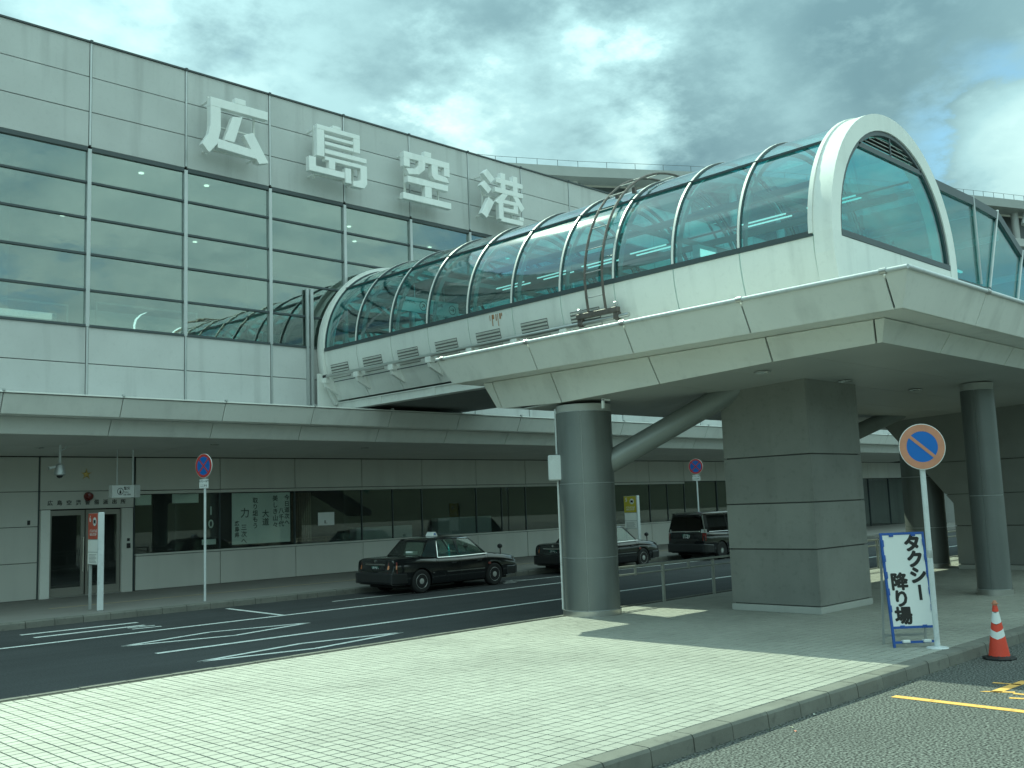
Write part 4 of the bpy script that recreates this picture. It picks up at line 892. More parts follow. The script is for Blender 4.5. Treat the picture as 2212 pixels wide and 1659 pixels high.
for i in range(len(top)-1):
    a, b = Vector(top[i]), Vector(top[i+1])
    part('enclosure_roof', MB().hexa([(a.x, EY0+.12, a.y+.0), (b.x-.006, EY0+.12, b.y+.0), (b.x-.006, EY1-.06, b.y+.0), (a.x, EY1-.06, a.y+.0), (a.x, EY0+.12, a.y+.05), (b.x-.006, EY0+.12, b.y+.05), (b.x-.006, EY1-.06, b.y+.05), (a.x, EY1-.06, a.y+.05)]), M_under, en)
    if i % 1 == 0: part('enclosure_rafter', MB().box(a.x+.2, a.x+.28, EY0+.1, EY1-.05, a.y-.22-(.3 if i > 1 else 0), a.y-.06-(.3 if i > 1 else 0)), M_alu, en)
part('stair_tube', MB().box(22.9, 24.4, 10.2, 10.26, 7.35, 7.40).box(25.6,27.0,10.2,10.26,7.9,7.95), M_lamp, en)
part('stair_flight', MB().prism([(24.5,5.9),(24.5,6.1),(26.0,6.1),(33.5,2.2),(33.5,1.9),(26,5.8)], 1, EY0+.3, EY1-.3), M_room2, en)

# ================================================================== big hall roof behind
hr = thing('hall_roof', 'large curved hall roof with a deep pale fascia behind the terminal facade', 'roof', (60, 40, 0))
RP = [(38.5, 46.3), (42.94,44.48), (47.87,41.84), (54.63,37.71), (61,34.4), (67.5,31.3), (73.61,28.64), (77.17,27.13), (81.05,25.56), (88,22.8)]
def off(i, d):
    a = Vector(RP[max(i-1,0)]); b = Vector(RP[min(i+1,len(RP)-1)]); t = (b-a).normalized(); n_ = Vector((-t.y, t.x))
    if n_.y < 0: n_ = -n_
    return Vector(RP[i]) + n_*d
for i in range(len(RP)-1):
    a, b = off(i,0), off(i+1,0); a2, b2 = off(i,1.2), off(i+1,1.2); a3, b3 = off(i, 16), off(i+1, 16); c_, d_ = off(i, 1.9), off(i+1, 1.9)
    part('roof_fascia', MB().hexa([(a.x,a.y,23.35),(b.x,b.y,23.35),(b2.x,b2.y,23.2),(a2.x,a2.y,23.2),(a.x,a.y,24.0),(b.x,b.y,24.0),(b2.x,b2.y,24.3),(a2.x,a2.y,24.3)]), M_roofm, hr)
    part('roof_sheet', MB().hexa([(a2.x,a2.y,24.1),(b2.x,b2.y,24.1),(b3.x,b3.y,25.2),(a3.x,a3.y,25.2),(a2.x,a2.y,24.3),(b2.x,b2.y,24.3),(b3.x,b3.y,25.4),(a3.x,a3.y,25.4)]), M_roofm, hr)
    part('clerestory', MB().hexa([(c_.x,c_.y,12),(d_.x,d_.y,12),(d_.x,d_.y+.3,12),(c_.x,c_.y+.3,12),(c_.x,c_.y,23.3),(d_.x,d_.y,23.3),(d_.x,d_.y+.3,23.3),(c_.x,c_.y+.3,23.3)]), mat('dark_clerestory', (.10,.115,.12), .3), hr)
    for t in (0.0, 0.5):
        m_ = a.lerp(b, t) ; m2 = a2.lerp(b2, t)
        part('strut', MB().cyl((m2.x-.1,m2.y-.2,14.5),(m2.x-.1,m2.y-.2,23.3),.28,n=12), M_strut, hr, smooth=True)
    m_ = a2.lerp(b2,.25); m2 = a2.lerp(b2,.0)
    if i > 4: part('strut', MB().tube([(m2.x-.3,m2.y-.9,22.2),((m2.x*.8+m_.x*.2),m2.y-.9,23.3),(m_.x,m_.y-.9,22.9)], .22, 8), M_strut, hr, smooth=True)
    part('tie_rail', MB().box(0,0,0,0,0,0) if False else MB().hexa([(a2.x-.5,a2.y-1.0,20.4),(b2.x-.5,b2.y-1.0,20.4),(b2.x-.5,b2.y-.7,20.4),(a2.x-.5,a2.y-.7,20.4),(a2.x-.5,a2.y-1.0,21.0),(b2.x-.5,b2.y-1.0,21.0),(b2.x-.5,b2.y-.7,21.0),(a2.x-.5,a2.y-.7,21.0)]), M_strut, hr) if i > 5 else None
    part('roof_rail', MB().tube([(a.x,a.y,24.38),(b.x,b.y,24.38)], .014, 5), M_frame, hr)
    for t in (.0,.25,.5,.75):
        m_ = a.lerp(b,t); part('rail_post', MB().cyl((m_.x,m_.y,24.0),(m_.x,m_.y,24.38),.018,n=5), M_frame, hr)
# ================================================================== vehicles (x forward, y left, origin on the ground under the middle of the rear bumper)
def boolean_arches(me_obj, cuts):
    for c in cuts:
        md = me_obj.modifiers.new('b', 'BOOLEAN'); md.operation = 'DIFFERENCE'; md.object = c; md.solver = 'EXACT'
    dg = bpy.context.evaluated_depsgraph_get(); me = bpy.data.meshes.new_from_object(me_obj.evaluated_get(dg)); me_obj.modifiers.clear(); me_obj.data = me
    for c in cuts: bpy.data.objects.remove(c)
def pane(mb, pts, th=.006, n_=None):
    a = [Vector(p) for p in pts]; n = n_ or (a[1]-a[0]).cross(a[2]-a[0]).normalized()
    return mb.loft([[tuple(p) for p in a], [tuple(p + n*th) for p in a]])
def wheel(parent, x, y, r, side, style):
    sg = side
    w = part('wheel', MB().lathe([(r*.60,-.085),(r*.90,-.095),(r,-.07),(r,.07),(r*.90,.095),(r*.60,.085)], n=36, axis='y'), M_rubber, parent, local=True, loc=(x, y, r), smooth=True)
    if style == 'cap':
        mb = MB().lathe([(r*.64,.0),(r*.64,.078*sg),(r*.60,.088*sg),(r*.54,.07*sg),(r*.50,.060*sg),(r*.42,.072*sg),(r*.2,.088*sg),(0,.092*sg)], n=36, axis='y')
        part('hubcap', mb, M_chrome if False else mat('satin_hubcap', (.62,.62,.60), .3, metal=.5, var=.15, vscale=12), w, local=True, smooth=True)
        part('hub_ring', MB().lathe([(r*.50,.064*sg),(r*.56,.073*sg),(r*.54,.076*sg),(r*.50,.068*sg)], n=30, axis='y'), M_blackp, w, local=True)
    else:
        part('hubcap', MB().lathe([(r*.66,.0),(r*.66,.082*sg),(r*.60,.080*sg),(r*.58,.055*sg),(0,.055*sg)], n=36, axis='y'), mat('dark_hub', (.08,.08,.08), .4, metal=.5), w, local=True, smooth=True)
        sp_ = MB()
        for i in range(15):
            a = 2*math.pi*i/15
            c, s_ = math.cos(a), math.sin(a); t = Vector((-s_, c))
            p0 = Vector((c, s_))*r*.12; p1 = Vector((c, s_))*r*.62; w0, w1 = .011, .018
            sp_.hexa([(p0.x-t.x*w0, .060*sg, p0.y-t.y*w0),(p1.x-t.x*w1,.060*sg,p1.y-t.y*w1),(p1.x+t.x*w1,.060*sg,p1.y+t.y*w1),(p0.x+t.x*w0,.060*sg,p0.y+t.y*w0),
                      (p0.x-t.x*w0*.6, .088*sg, p0.y-t.y*w0*.6),(p1.x-t.x*w1*.6,.080*sg,p1.y-t.y*w1*.6),(p1.x+t.x*w1*.6,.080*sg,p1.y+t.y*w1*.6),(p0.x+t.x*w0*.6,.088*sg,p0.y+t.y*w0*.6)])
        sp_.lathe([(0,.06*sg),(r*.16,.06*sg),(r*.16,.09*sg),(0,.095*sg)], n=14, axis='y')
        part('spokes', sp_, M_clear, w, local=True)
    return w
def car_body(parent, st, wh, r, wb):
    """st: (x, half width, bottom z, top z); cross section swells at the waist"""
    rings = []
    for (x, w, zb, zt) in st:
        h = zt - zb
        sec = [(0, zb), (w*.86, zb), (w*.955, zb+.03), (w*.985, zb+h*.22), (w, zb+h*.48), (w*.985, zb+h*.74), (w*.95, zt-.07), (w*.90, zt-.022), (w*.80, zt), (w*.4, zt+.014), (0, zt+.018)]
        ring = [(x, y, z) for y, z in sec] + [(x, -y, z) for y, z in sec[1:-1][::-1]]
        rings.append(ring)
    o = part('body', MB().loft(rings), M_black, parent, local=True, smooth=True)
    cuts = []
    for x in wh:
        for s_ in (-1, 1):
            cm_ = finish(MB().cyl((x, s_*.52, r), (x, s_*1.2, r), r+.045, n=40), 'cut', M_blackp)
            c = bpy.data.objects.new('cut', cm_); C.objects.link(c); c.parent = parent; cuts.append(c)
    bpy.context.view_layer.update()
    boolean_arches(o, cuts)
    for p in o.data.polygons: p.use_smooth = True
    try: o.data.set_sharp_from_angle(angle=R(32))
    except Exception: pass
    if not o.data.materials: o.data.materials.append(M_black)
    return o
def saloon():
    t = thing('taxi', '', 'taxi')
    r = .305; xr, xf = .93, 3.55
    st = [(.0,.70,.34,.62),(.02,.76,.27,.70),(.05,.79,.25,.90),(.12,.805,.24,.925),(.45,.825,.22,.94),(.95,.83,.20,.945),(1.4,.835,.19,.90),(2.2,.835,.19,.885),(3.1,.83,.19,.895),(3.35,.825,.20,.915),(3.9,.81,.22,.865),(4.30,.785,.24,.80),(4.44,.75,.26,.74),(4.48,.70,.34,.64)]
    b = car_body(t, st, (xr, xf), r, xf-xr)
    def S_(x, z, s_): return (x, s_*(.775 - (z-.88)*.36), z)
    # roof shell
    rf = []
    for (x, z, w) in ((1.30,1.345,.575),(1.45,1.385,.60),(1.9,1.415,.615),(2.3,1.42,.615),(2.65,1.40,.60),(2.80,1.37,.585)):
        rf.append([(x,-w,z-.045),(x,-w*.93,z-.012),(x,-w*.6,z+.004),(x,0,z+.010),(x,w*.6,z+.004),(x,w*.93,z-.012),(x,w,z-.045),(x,w*.9,z-.06),(x,0,z-.045),(x,-w*.9,z-.06)])
    part('roof', MB().loft(rf), M_black, t, local=True, smooth=True)
    pl = MB()
    def strip3(a, b_, w, s_):          # a pillar between two places on the side plane
        (x0,z0),(x1,z1) = a, b_
        p = [S_(x0-w/2,z0,s_), S_(x0+w/2,z0,s_), S_(x1+w/2,z1,s_), S_(x1-w/2,z1,s_)]
        q = [(v[0], v[1]-s_*.04, v[2]) for v in p]; pl.hexa(p + q)
    for s_ in (-1, 1):
        strip3((3.27,.90),(2.78,1.35),.055,s_); strip3((2.28,.88),(2.26,1.37),.07,s_)
        p = [S_(.98,.93,s_), S_(1.52,.89,s_), S_(1.60,1.37,s_), S_(1.36,1.36,s_)]; q = [(v[0], v[1]-s_*.04, v[2]) for v in p]; pl.hexa(p+q)
        p = [S_(1.36,1.335,s_), S_(2.80,1.335,s_), S_(2.78,1.375,s_), S_(1.36,1.375,s_)]; q = [(v[0], v[1]-s_*.04, v[2]) for v in p]; pl.hexa(p+q)
    for i in range(len(pl.v)//8):
        q_ = MB(); q_.hexa(pl.v[8*i:8*i+8]); part('pillar', q_, M_black, t, local=True)
    for s_ in (-1, 1):
        part('door_window', pane(MB(), [S_(1.54,.89,s_), S_(2.245,.885,s_), S_(2.225,1.333,s_), S_(1.615,1.333,s_)], .006, Vector((0,-s_,0))), G_car, t, local=True)
        part('door_window', pane(MB(), [S_(2.315,.885,s_), S_(3.23,.90,s_), S_(2.76,1.333,s_), S_(2.295,1.333,s_)], .006, Vector((0,-s_,0))), G_car, t, local=True)
        ed = [S_(1.52,.885,s_), S_(1.60,1.30,s_), S_(1.66,1.352,s_), S_(2.70,1.355,s_), S_(2.80,1.32,s_), S_(3.28,.895,s_)]
        part('window_trim', MB().tube([(p[0], p[1]+s_*.006, p[2]) for p in ed], .011, 6), M_chrome, t, local=True, smooth=True)
        part('belt_trim', MB().tube([(1.50, s_*.795, .882), (2.3, s_*.80, .878), (3.30, s_*.79, .893)], .013, 6), M_chrome, t, local=True, smooth=True)
        gl_ = MB()
        for pth in ([(1.50,.86),(1.53,.70),(1.62,.56),(1.75,.42),(1.9,.28)], [(2.30,.86),(2.29,.55),(2.31,.27)], [(3.28,.87),(3.26,.55),(3.22,.27)]):
            gl_.tube([(x, s_*(.833 if z > .4 else .822), z) for x, z in pth], .005, 4)
        part('door_gap', gl_, M_rubber, t, local=True)
        part('side_moulding', MB().box(1.80,3.16, s_*.838-.008, s_*.838+.008, .485,.515).box(1.30,1.72 if False else 1.36, s_*.838-.008, s_*.838+.008,.485,.515), M_chrome, t, local=True)
        for x in (2.05, 2.98): part('door_handle', MB().box(x-.08,x+.08, s_*.838-.012, s_*.838+.016, .70,.735), M_blackp, t, local=True, bevel=.006)
        # fender mirror on its stalk
        part('fender_mirror', MB().lathe([(0,-.05),(.055,-.045),(.07,0),(.055,.05),(0,.06)], (3.86, s_*.73, 1.06), 14, 'x').cyl((3.88,s_*.73,.84),(3.87,s_*.73,1.02),.015,n=8), M_blackp, t, local=True, smooth=True)
        part('tail_light', MB().hexa([(-.008,s_*.56,.55),(.13,s_*.815,.55),(.10,s_*.70,.55),(.04,s_*.56,.55),(.035,s_*.58,.84),(.14,s_*.808,.84),(.12,s_*.70,.84),(.06,s_*.58,.84)]), M_redl, t, local=True)
        part('indicator', MB().hexa([(-.012,s_*.57,.66),(.115,s_*.822,.66),(.09,s_*.70,.66),(.03,s_*.57,.66),(.012,s_*.575,.76),(.125,s_*.818,.76),(.11,s_*.70,.76),(.05,s_*.575,.76)]), M_amber, t, local=True)
        part('headlight', MB().hexa([(4.35,s_*.44,.60),(4.38,s_*.76,.60),(4.47,s_*.68,.60),(4.49,s_*.44,.60),(4.33,s_*.44,.75),(4.33,s_*.765,.75),(4.44,s_*.69,.75),(4.465,s_*.44,.75)]), M_clear, t, local=True)
        wheel(t, xr, s_*.735, r, s_, 'cap'); wheel(t, xf, s_*.735, r, s_, 'cap')
    part('windscreen', pane(MB(), [(3.33,-.70,.92),(3.33,.70,.92),(2.83,.56,1.35),(2.83,-.56,1.35)]), G_car, t, local=True)
    part('rear_window', pane(MB(), [(.99,.68,.955),(.99,-.68,.955),(1.36,-.55,1.345),(1.36,.55,1.345)]), G_car, t, local=True)
    part('rear_bumper', MB().loft([[(x,-w,z0),(x,w,z0),(x,w,z1),(x,-w,z1)] for x, w, z0, z1 in ((-.07,.66,.32,.54),(-.04,.79,.29,.57),(.10,.825,.28,.56),(.45,.838,.28,.54))]), mat('satin_black_bumper', (.022,.023,.024), .35, fine=0), t, local=True, bevel=.02)
    part('front_bumper', MB().loft([[(x,-w,z0),(x,w,z0),(x,w,z1),(x,-w,z1)] for x, w, z0, z1 in ((4.05,.815,.28,.50),(4.40,.79,.27,.50),(4.54,.70,.28,.52),(4.57,.55,.30,.50))]), bpy.data.materials['satin_black_bumper'], t, local=True, bevel=.02)
    part('grille', MB().box(4.43,4.475,-.40,.40,.58,.76), M_chrome, t, local=True, bevel=.008)
    part('boot_trim', MB().hexa([(.020,-.42,.765),(.03,.42,.765),(.05,.42,.765),(.05,-.42,.765),(.028,-.42,.80),(.03,.42,.80),(.06,.42,.80),(.06,-.42,.80)]), M_chrome, t, local=True)
    part('emblem', MB().lathe([(0,-.0),(.035,0),(.035,.015),(0,.015)], (.03,0,.87), 14, 'x'), M_chrome, t, local=True)
    it = MB()
    for x in (1.35, 2.35): it.box(x, x+.12, -.60, .60, .45, .93)
    for y in (-.36, .36): it.box(2.38, 2.47, y-.13, y+.13, 1.03, 1.2)
    it.box(3.0, 3.3, -.66, .66, .6, .93).box(1.5, 2.3, -.62, .62, .35, .62)
    part('seats', it, M_seat, t, local=True, bevel=.03)
    part('tissue_box', MB().box(1.05,1.25,-.28,.0,.97,1.06), M_paper, t, local=True, bevel=.01)
    part('underbody', MB().box(.3, 4.2, -.6, .6, .17, .24), M_rubber, t, local=True)
    return t, xr
def plate(t, x, y, z, txt, top_t):
    o = part('number_plate', MB().box(x-.006, x+.006, y-.165, y+.165, z-.082, z+.082), M_plate, t, local=True)
    rot = Matrix.Translation((x-.008, y, z)) @ Matrix.Rotation(-math.pi/2, 4, 'Z')
    part('plate_digits', xf(text_mb([(txt, .012, -.026)], .135, .001, .004), rot), M_wht, o, local=True)
    part('plate_digits', xf(text_mb([(top_t, 0, .05)], .042, .001, .001), rot), M_wht, o, local=True)
def roof_sign(t):
    part('roof_sign', MB().hexa([(1.88,-.16,1.425),(2.06,-.16,1.425),(2.06,.16,1.425),(1.88,.16,1.425),(1.92,-.13,1.54),(2.02,-.13,1.54),(2.02,.13,1.54),(1.92,.13,1.54)]), M_wht, t, local=True, bevel=.006)
    part('roof_sign_mark', MB().lathe([(0,-.152),(.035,-.149),(.035,-.143),(0,-.143)], (1.97,0,1.475), 12, 'y'), M_blue, t, local=True)
tx, xr = saloon()
tx['label'] = 'black saloon taxi with a small white roof sign and plate 63-26, nearest the police box'; tx['group'] = 'black taxis waiting at the kerb'
tx.location = (15.93, 21.62, 0); ORG[tx] = Vector(tx.location)
tx2 = copy_tree(tx); tx2['label'] = 'black saloon taxi half hidden behind the thick round column'; tx2.location = (23.1, 22.0, 0)
roof_sign(tx)
sticker = mat('faded_red_sticker', (.22,.06,.05), .5)
for t_, s2 in ((tx, 1), (tx2, 1)):
    part('door_sticker', MB().box(3.31, 3.40, -.842, -.832, .60, .655), sticker, t_, local=True)
plate(tx, -.0+.018, .0-.02, .66, '63-26', '広島 500 あ'); plate(tx2, .018, -.02, .66, '51-44', '広島 500 あ')
# tall taxi
def tall():
    t = thing('tall_taxi', 'tall boxy black taxi parked furthest, partly behind the stone pillar', 'taxi', (29.70, 21.65, 0), 0, 'black taxis waiting at the kerb')
    r = .315; xr, xf = 1.0, 3.55
    st = [(.0,.74,.36,.80),(.02,.79,.30,.98),(.10,.825,.26,1.04),(.6,.84,.22,1.03),(1.4,.845,.2,1.0),(2.6,.845,.2,.98),(3.3,.84,.2,1.0),(3.9,.82,.22,.94),(4.25,.78,.25,.86),(4.36,.70,.32,.7)]
    car_body(t, st, (xr, xf), r, 2.55)
    def S_(x, z, s_): return (x, s_*(.80 - (z-1.0)*.24), z)
    rf = []
    for (x, z, w) in ((.10,1.62,.60),(.25,1.685,.63),(.9,1.71,.65),(1.8,1.715,.65),(2.5,1.69,.635),(2.85,1.63,.61)):
        rf.append([(x,-w,z-.06),(x,-w*.95,z-.015),(x,-w*.6,z),(x,0,z+.008),(x,w*.6,z),(x,w*.95,z-.015),(x,w,z-.06),(x,w*.9,z-.08),(x,0,z-.06),(x,-w*.9,z-.08)])
    part('roof', MB().loft(rf), M_black, t, local=True, smooth=True)
    pl = MB()
    for s_ in (-1, 1):
        for pts in ([(.06,1.02),(.30,1.02),(.36,1.64),(.14,1.64)], [(1.45,1.0),(1.53,1.0),(1.53,1.64),(1.45,1.64)], [(2.45,.98),(2.53,.98),(2.50,1.62),(2.42,1.62)], [(3.32,.98),(3.40,.98),(2.90,1.58),(2.82,1.60)]):
            p = [S_(x,z,s_) for x,z in pts]; pl.hexa(p + [(v[0], v[1]-s_*.05, v[2]) for v in p])
        p = [S_(.14,1.60,s_), S_(2.88,1.58,s_), S_(2.86,1.63,s_), S_(.14,1.66,s_)]; pl.hexa(p + [(v[0], v[1]-s_*.05, v[2]) for v in p])
    for i in range(len(pl.v)//8):
        q_ = MB(); q_.hexa(pl.v[8*i:8*i+8]); part('pillar', q_, M_black, t, local=True)
    for s_ in (-1, 1):
        for pts in ([(.31,1.02),(1.44,1.0),(1.44,1.60),(.36,1.60)], [(1.54,1.0),(2.44,.985),(2.41,1.59),(1.54,1.60)], [(2.54,.985),(3.31,.985),(2.81,1.58),(2.51,1.59)]):
            part('side_window', pane(MB(), [S_(x,z,s_) for x,z in pts], .006, Vector((0,-s_,0))), G_card, t, local=True)
        part('belt_trim', MB().tube([(.25, s_*.825, 1.012), (3.3, s_*.82, .985)], .010, 6), M_chrome, t, local=True, smooth=True)
        part('tail_light', MB().hexa([(-.01,s_*.66,.98),(.11,s_*.835,.98),(.1,s_*.7,.98),(.03,s_*.66,.98),(.02,s_*.66,1.10),(.12,s_*.82,1.10),(.1,s_*.7,1.10),(.05,s_*.66,1.10)]), M_clear, t, local=True)
        part('tail_light', MB().hexa([(-.012,s_*.72,.70),(.06,s_*.82,.70),(.06,s_*.72,.70),(.03,s_*.7,.70),(-.0,s_*.72,.97),(.09,s_*.83,.97),(.09,s_*.72,.97),(.04,s_*.7,.97)]), M_redl, t, local=True)
        part('rear_corner_trim', MB().tube([(.04,s_*.80,1.0),(.10,s_*.66,1.66)], .022, 6), M_chrome, t, local=True, smooth=True) if s_ < 0 else None
        gl_ = MB()
        for pth in ([(1.49,.97),(1.50,.6),(1.52,.28)], [(2.49,.95),(2.48,.6),(2.5,.27)]): gl_.tube([(x, s_*(.843 if z > .4 else .83), z) for x, z in pth], .005, 4)
        part('door_gap', gl_, M_rubber, t, local=True)
        wheel(t, xr, s_*.745, r, s_, 'spoke'); wheel(t, xf, s_*.745, r, s_, 'spoke')
    part('rear_window', pane(MB(), [(.045,.68,1.06),(.045,-.68,1.06),(.12,-.58,1.62),(.12,.58,1.62)]), G_card, t, local=True)
    part('windscreen', pane(MB(), [(3.40,-.72,1.0),(3.40,.72,1.0),(2.90,.58,1.60),(2.90,-.58,1.60)]), G_card, t, local=True)
    part('boot_trim', MB().box(-.012,.03,-.62,.62,1.00,1.045), M_chrome, t, local=True, bevel=.01)
    part('rear_bumper', MB().loft([[(x,-w,z0),(x,w,z0),(x,w,z1),(x,-w,z1)] for x, w, z0, z1 in ((-.06,.70,.32,.56),(-.03,.81,.29,.60),(.12,.84,.28,.58),(.5,.852,.28,.54))]), bpy.data.materials['satin_black_bumper'], t, local=True, bevel=.02)
    plate(t, .008, 0, .86, '11-27', '広島 500 あ')
    part('seats', MB().box(1.2,1.35,-.62,.62,.45,1.15).box(2.2,2.35,-.62,.62,.45,1.2), M_seat, t, local=True, bevel=.03)
    part('underbody', MB().box(.3, 4.1, -.6, .6, .17, .24), M_rubber, t, local=True)
    return t
tall()

# ================================================================== road signs
def annulus(mb, r0, r1, y0, y1, n=40):
    for i in range(n):
        a, b = 2*math.pi*i/n, 2*math.pi*(i+1)/n
        mb.hexa([(r_*math.cos(t), y, r_*math.sin(t)) for y in (y0, y1) for (r_, t) in ((r0,a),(r1,a),(r1,b),(r0,b))])
    return mb
def clipbar(ang, w, r, y0, y1):
    c, s_ = math.cos(ang), math.sin(ang); h = math.sqrt(r*r - w*w/4)
    pts = [(-h,-w/2),(h,-w/2),(h,w/2),(-h,w/2)]
    return MB().prism([(p[0]*c - p[1]*s_, p[0]*s_ + p[1]*c) for p in pts], 1, y0, y1)
def no_stop_sign(label, x, y, rz, group, sub):
    o = thing('no_stopping_sign', label, 'road sign', (x, y, IZ), rz, group)
    part('pole', MB().cyl((0,0,0),(0,0,3.02),.030,n=14), M_pole, o, local=True, smooth=True)
    zc = 3.29
    d = part('sign_disc', MB().lathe([(0,-.045),(.30,-.045),(.30,-.03),(0,-.03)], (0,0,zc), 40, 'y'), M_wht, o, local=True)
    part('red_ring', xf(annulus(MB(), .228, .29, -.049, -.0455), Matrix.Translation((0,0,zc))), M_red, d, local=True)
    part('blue_disc', MB().lathe([(0,-.0475),(.2275,-.0475),(.2275,-.0456),(0,-.0456)], (0,0,zc), 36, 'y'), M_blue, d, local=True)
    for i, a in enumerate((R(45), R(-45))): part('red_bar', xf(clipbar(a, .038, .2275, -.0495-.0012*i, -.0478), Matrix.Translation((0,0,zc))), M_red, d, local=True)
    p = part('plate', MB().box(-.16,.16,-.04,-.03,2.74,2.96), M_wht, o, local=True)
    part('plate_text', xf(text_mb([(sub[0], 0, 2.905), (sub[1], 0, 2.80)], .062, .001, .0012), Matrix.Translation((0,-.042,0))), M_ink, p, local=True)
    part('bracket', MB().box(-.04,.04,-.03,.03,2.96,3.04), M_alu, o, local=True)
    return o
RZS = R(193.6 - 270)                    # sheet normal (-y) turned towards the oncoming lane
no_stop_sign('round no stopping sign on a white pole left of the first taxi', 11.93, 23.1, RZS, 'no stopping signs on the terminal kerb', ("タクシー以外", "ここから"))
no_stop_sign('round no stopping sign seen above the tall taxi, near the stone pillar', 32.75, 23.2, RZS, 'no stopping signs on the terminal kerb', ("タクシー以外", "ここまで"))
ps = thing('no_parking_sign', 'faded orange and blue no parking sign in front of the taxi board', 'road sign', (13.25, 5.76, IZ), R(-47))
part('pole', MB().cyl((0,0,.0),(0,0,2.62),.036,n=18), M_pole, ps, local=True, smooth=True)
part('pole_band', MB().lathe([(.037,1.16),(.039,1.17),(.039,1.25),(.037,1.26)], n=18), M_alu, ps, local=True, smooth=True)
part('base_plate', MB().lathe([(0,0),(.14,0),(.13,.012),(.05,.02),(0,.02)], n=20), M_pole, ps, local=True, smooth=True)
d = part('sign_disc', MB().lathe([(0,-.062),(.305,-.062),(.30,-.048),(0,-.048)], (0,0,2.62), 48, 'y'), M_wht, ps, local=True)
part('orange_ring', xf(annulus(MB(), .205, .295, -.066, -.0625, 48), Matrix.Translation((0,0,2.62))), M_redf, d, local=True)
part('blue_disc', MB().lathe([(0,-.0645),(.2045,-.0645),(.2045,-.0626),(0,-.0626)], (0,0,2.62), 44, 'y'), M_blue, d, local=True)
part('orange_bar', xf(clipbar(R(-42), .042, .2045, -.067, -.0648), Matrix.Translation((0,0,2.62))), M_redf, d, local=True)
part('bracket', MB().box(-.06,.06,-.046,.04,2.56,2.60), M_alu, ps, local=True)
# ---------------- taxi drop-off sandwich board
bd = thing('sandwich_board', 'blue framed white sandwich board lettered in black beside the no parking pole', 'sandwich board', (13.19, 6.02, IZ), R(-43))
tilt = Matrix.Rotation(R(-7), 4, 'X')
fr = MB().box(-.30,-.27,-.015,.015,.0,1.50).box(.27,.30,-.015,.015,.0,1.50).box(-.269,.269,-.015,.015,1.47,1.50).box(-.269,.269,-.015,.015,.24,.27).box(-.269,.269,-.012,.012,.05,.08)
part('frame', xf(fr, tilt), M_blue2, bd, local=True)
part('back_frame', xf(MB().box(-.30,-.275,-.012,.012,.0,1.48).box(.275,.30,-.012,.012,.0,1.48).box(-.274,.274,-.01,.01,.10,.13), Matrix.Translation((0,.36,0)) @ Matrix.Rotation(R(7), 4, 'X')), M_alu, bd, local=True)
part('panel', xf(MB().box(-.268,.268,-.010,.0,.272,1.468), tilt), M_wht, bd, local=True)
cl_ = MB()
for x in (-.15,.15):
    for z in (1.47,.27): cl_.box(x-.03,x+.03,-.024,-.0105,z-.025,z+.012)
for z in (.5,.72,.94,1.16,1.36):
    for x in (-.278,.278): cl_.box(x-.018,x+.018,-.024,-.0155,z-.045,z+.045)
part('clips', xf(cl_, tilt), M_blue2, bd, local=True, bevel=.004)
part('board_feet', xf(MB().box(-.18,-.08,-.05,.03,.055,.095).box(.10,.20,-.05,.03,.055,.095), tilt), M_wht, bd, local=True, bevel=.008)
tb = MB()
def put(c, x, z, sz, b=.005):
    t_ = text_mb([(c,0,0)], sz, .002, 0)
    for k, (ox, oz) in enumerate(((0,0),(b,0),(-b,0),(0,b),(0,-b),(b*.7,b*.7),(-b*.7,-b*.7),(b*.7,-b*.7),(-b*.7,b*.7))):
        tb.add([(v[0]+x+ox, v[1]-.0125-.00012*k, v[2]+z+oz) for v in t_.v], t_.f)
for i, c in enumerate("タクシ"): put(c, .125 + .012*i, 1.335 - i*.212, .235, .013)
tb.box(.128,.168,-.0135,-.0115,.60,.80)
for i, c in enumerate("降り場"): put(c, -.115 + .0*i, .835 - i*.222, .235, .010)
part('lettering', xf(tb, tilt), M_ink, bd, local=True)
# ---------------- traffic cone
cn = thing('traffic_cone', 'red traffic cone with two white bands on the road at the island kerb', 'traffic cone', (13.70, 5.16, 0), .3)
part('base', MB().lathe([(.0,0),(.20,0),(.205,.015),(.20,.03),(.14,.04),(.13,.05),(0,.05)], n=8), M_blackp, cn, local=True, smooth=False)
def cr_(z): return .128 - (z-.05)*(.128-.028)/(.68-.05)
def band(z0, z1, sl, mm, nm, pr=.0):
    n = 32; mb = MB(); ri = []
    for k in range(n):
        a = 2*math.pi*k/n; dz = sl*(1 - abs(((a/ math.pi*2) % 2) - 1)*2)*.5
        ri.append((a, dz))
    for zz2 in (z0, z1):
        for (a, dz) in ri:
            z = max(.045, min(.69, zz2 + (dz if 0.06 < zz2 < .66 else 0))); r_ = cr_(z) + pr; mb.v.append((r_*math.cos(a), r_*math.sin(a), z))
    for k in range(n): kk = (k+1) % n; mb.f.append((k, kk, n+kk, n+k))
    return part(nm, mb, mm, cn, local=True, smooth=True)
band(.045,.28,.05,M_cone,'cone_body'); band(.28,.37,.05,M_wht,'white_band'); band(.37,.46,.05,M_cone,'cone_body'); band(.46,.60,.05 if False else .03,M_wht,'white_band'); band(.60,.68,.0,M_cone,'cone_body')
part('cone_cap', MB().lathe([(.030,.68),(.030,.70),(.020,.74),(.0,.745)], n=16).lathe([(0,.70),(.045,.70),(.045,.708),(0,.708)], n=12), M_redf, cn, local=True, smooth=True)
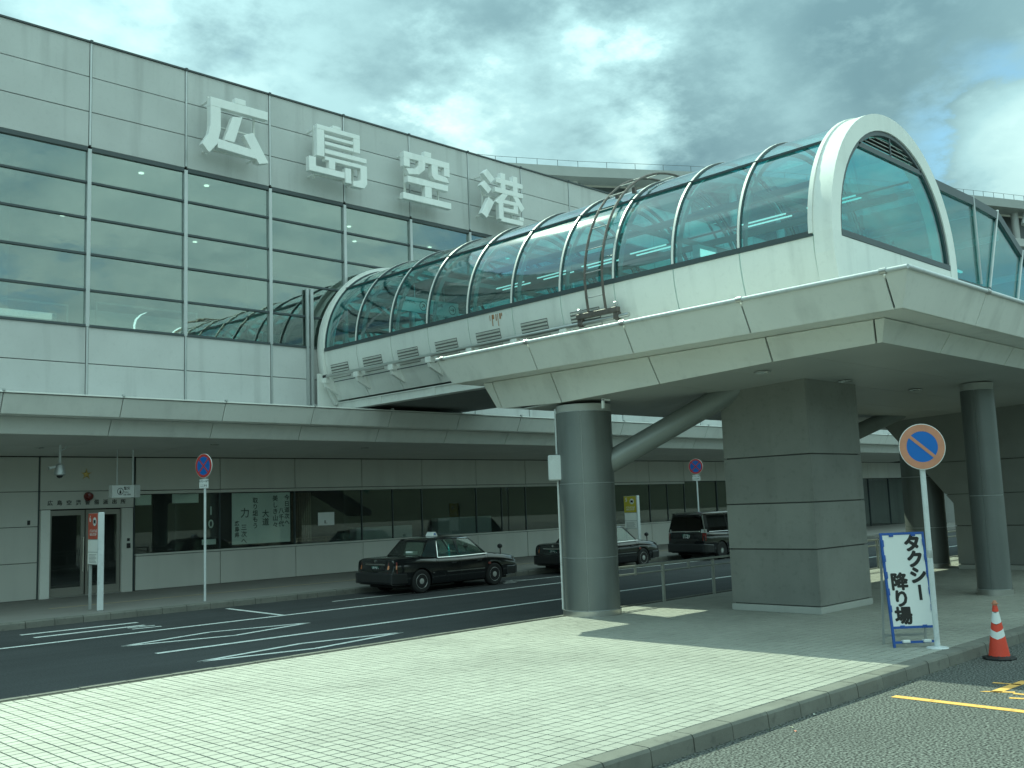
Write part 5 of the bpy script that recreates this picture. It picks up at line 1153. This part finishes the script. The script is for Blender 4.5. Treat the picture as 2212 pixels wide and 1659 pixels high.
# ---------------- bus stop posts
def busstop(label, x, y, col_m, num, rz):
    o = thing('bus_stop_post', label, 'bus stop', (x, y, IZ), rz, 'bus stop posts on the terminal pavement')
    # local -y faces the traffic; +x is the near end
    part('end_post', MB().box(.27,.33,-.07,.07,0,2.23), M_pole, o, local=True, bevel=.015)
    part('thin_post', MB().box(-.32,-.26,-.03,.03,0,1.12), M_alu, o, local=True, bevel=.005)
    part('sign_panel', MB().box(-.32,.268,-.045,.045,1.03,2.22), M_alu, o, local=True, bevel=.008)
    part('coloured_field', MB().box(-.31,.262,-.052,-.0455,1.62,2.21), col_m, o, local=True)
    part('timetable', MB().box(-.30,.255,-.052,-.0455,1.33,1.60).box(-.30,.255,-.054,-.0455,1.05,1.31), M_paper, o, local=True)
    tt = MB()
    for i in range(7): tt.box(-.24,.18-.03*(i%3),-.0555,-.0545,1.08+.03*i,1.088+.03*i)
    part('timetable_print', tt, M_inkg, o, local=True)
    part('number', xf(text_mb([(num, -.20, 2.08)], .20, .001, .004), Matrix.Translation((0,-.0535,0))), M_wht, o, local=True)
    part('pictogram_disc', MB().lathe([(0,-.054),(.10,-.054),(.10,-.0525),(0,-.0525)], (.06,0,2.02), 28, 'y'), M_wht, o, local=True)
    part('bus_pictogram', MB().box(.0,.12,-.0555,-.0545,1.985,2.06).box(.01,.035,-.0555,-.0545,1.965,1.984).box(.085,.11,-.0555,-.0545,1.965,1.984), M_ink, o, local=True)
    part('stop_name', xf(text_mb([("バスのりば", -.02, 1.80), ("BUS STOP", -.02, 1.72)], .085, .001, .001), Matrix.Translation((0,-.0535,0))), M_wht, o, local=True)
    return o
busstop('slim bus stop post with a red panel standing before the sliding doors', 9.45, 23.58, mat('red_bus_sign', (.46,.085,.05), .5), '6', R(-90))
busstop('bus stop post with a yellow panel behind the second taxi', 29.10, 23.58, M_ystop, '5', R(-90))
# ---------------- guard rails
def guard(label, x0, x1, y, n, grp):
    o = thing('guard_rail', label, 'guard rail', ((x0+x1)/2, y, IZ), 0, grp)
    part('top_rail', MB().box(x0, x1, y-.03, y+.03, .895, .935), M_rail, o, bevel=.006)
    part('lower_rail', MB().tube([(x0, y, .765), (x1, y, .765)], .017, 8), M_rail, o, smooth=True)
    for i in range(n):
        x = x0 + .08 + (x1-x0-.16)*i/(n-1)
        part('post', MB().box(x-.03, x+.03, y-.025, y+.025, IZ, .894), M_rail, o, bevel=.004)
        if i < n-1:
            xm = x + (x1-x0-.16)/(n-1)/2; part('short_post', MB().box(xm-.02, xm+.02, y-.018, y+.018, .74, .894), M_rail, o)
    return o
guard('grey guard rail along the island kerb between the left round column and the stone pillar', 14.75, 20.2, 12.72, 4, 'guard rails along the island kerb')
guard('guard rail seen between the stone pillar and the taxi board', 20.35, 26.1, 12.72, 4, 'guard rails along the island kerb')
guard('guard rail beyond the right round column, seen through the gap beside the stair block', 27.8, 33.3, 12.72, 4, 'guard rails along the island kerb')
for o in list(bpy.data.objects):
    if o.type == 'EMPTY': o.empty_display_size = .1
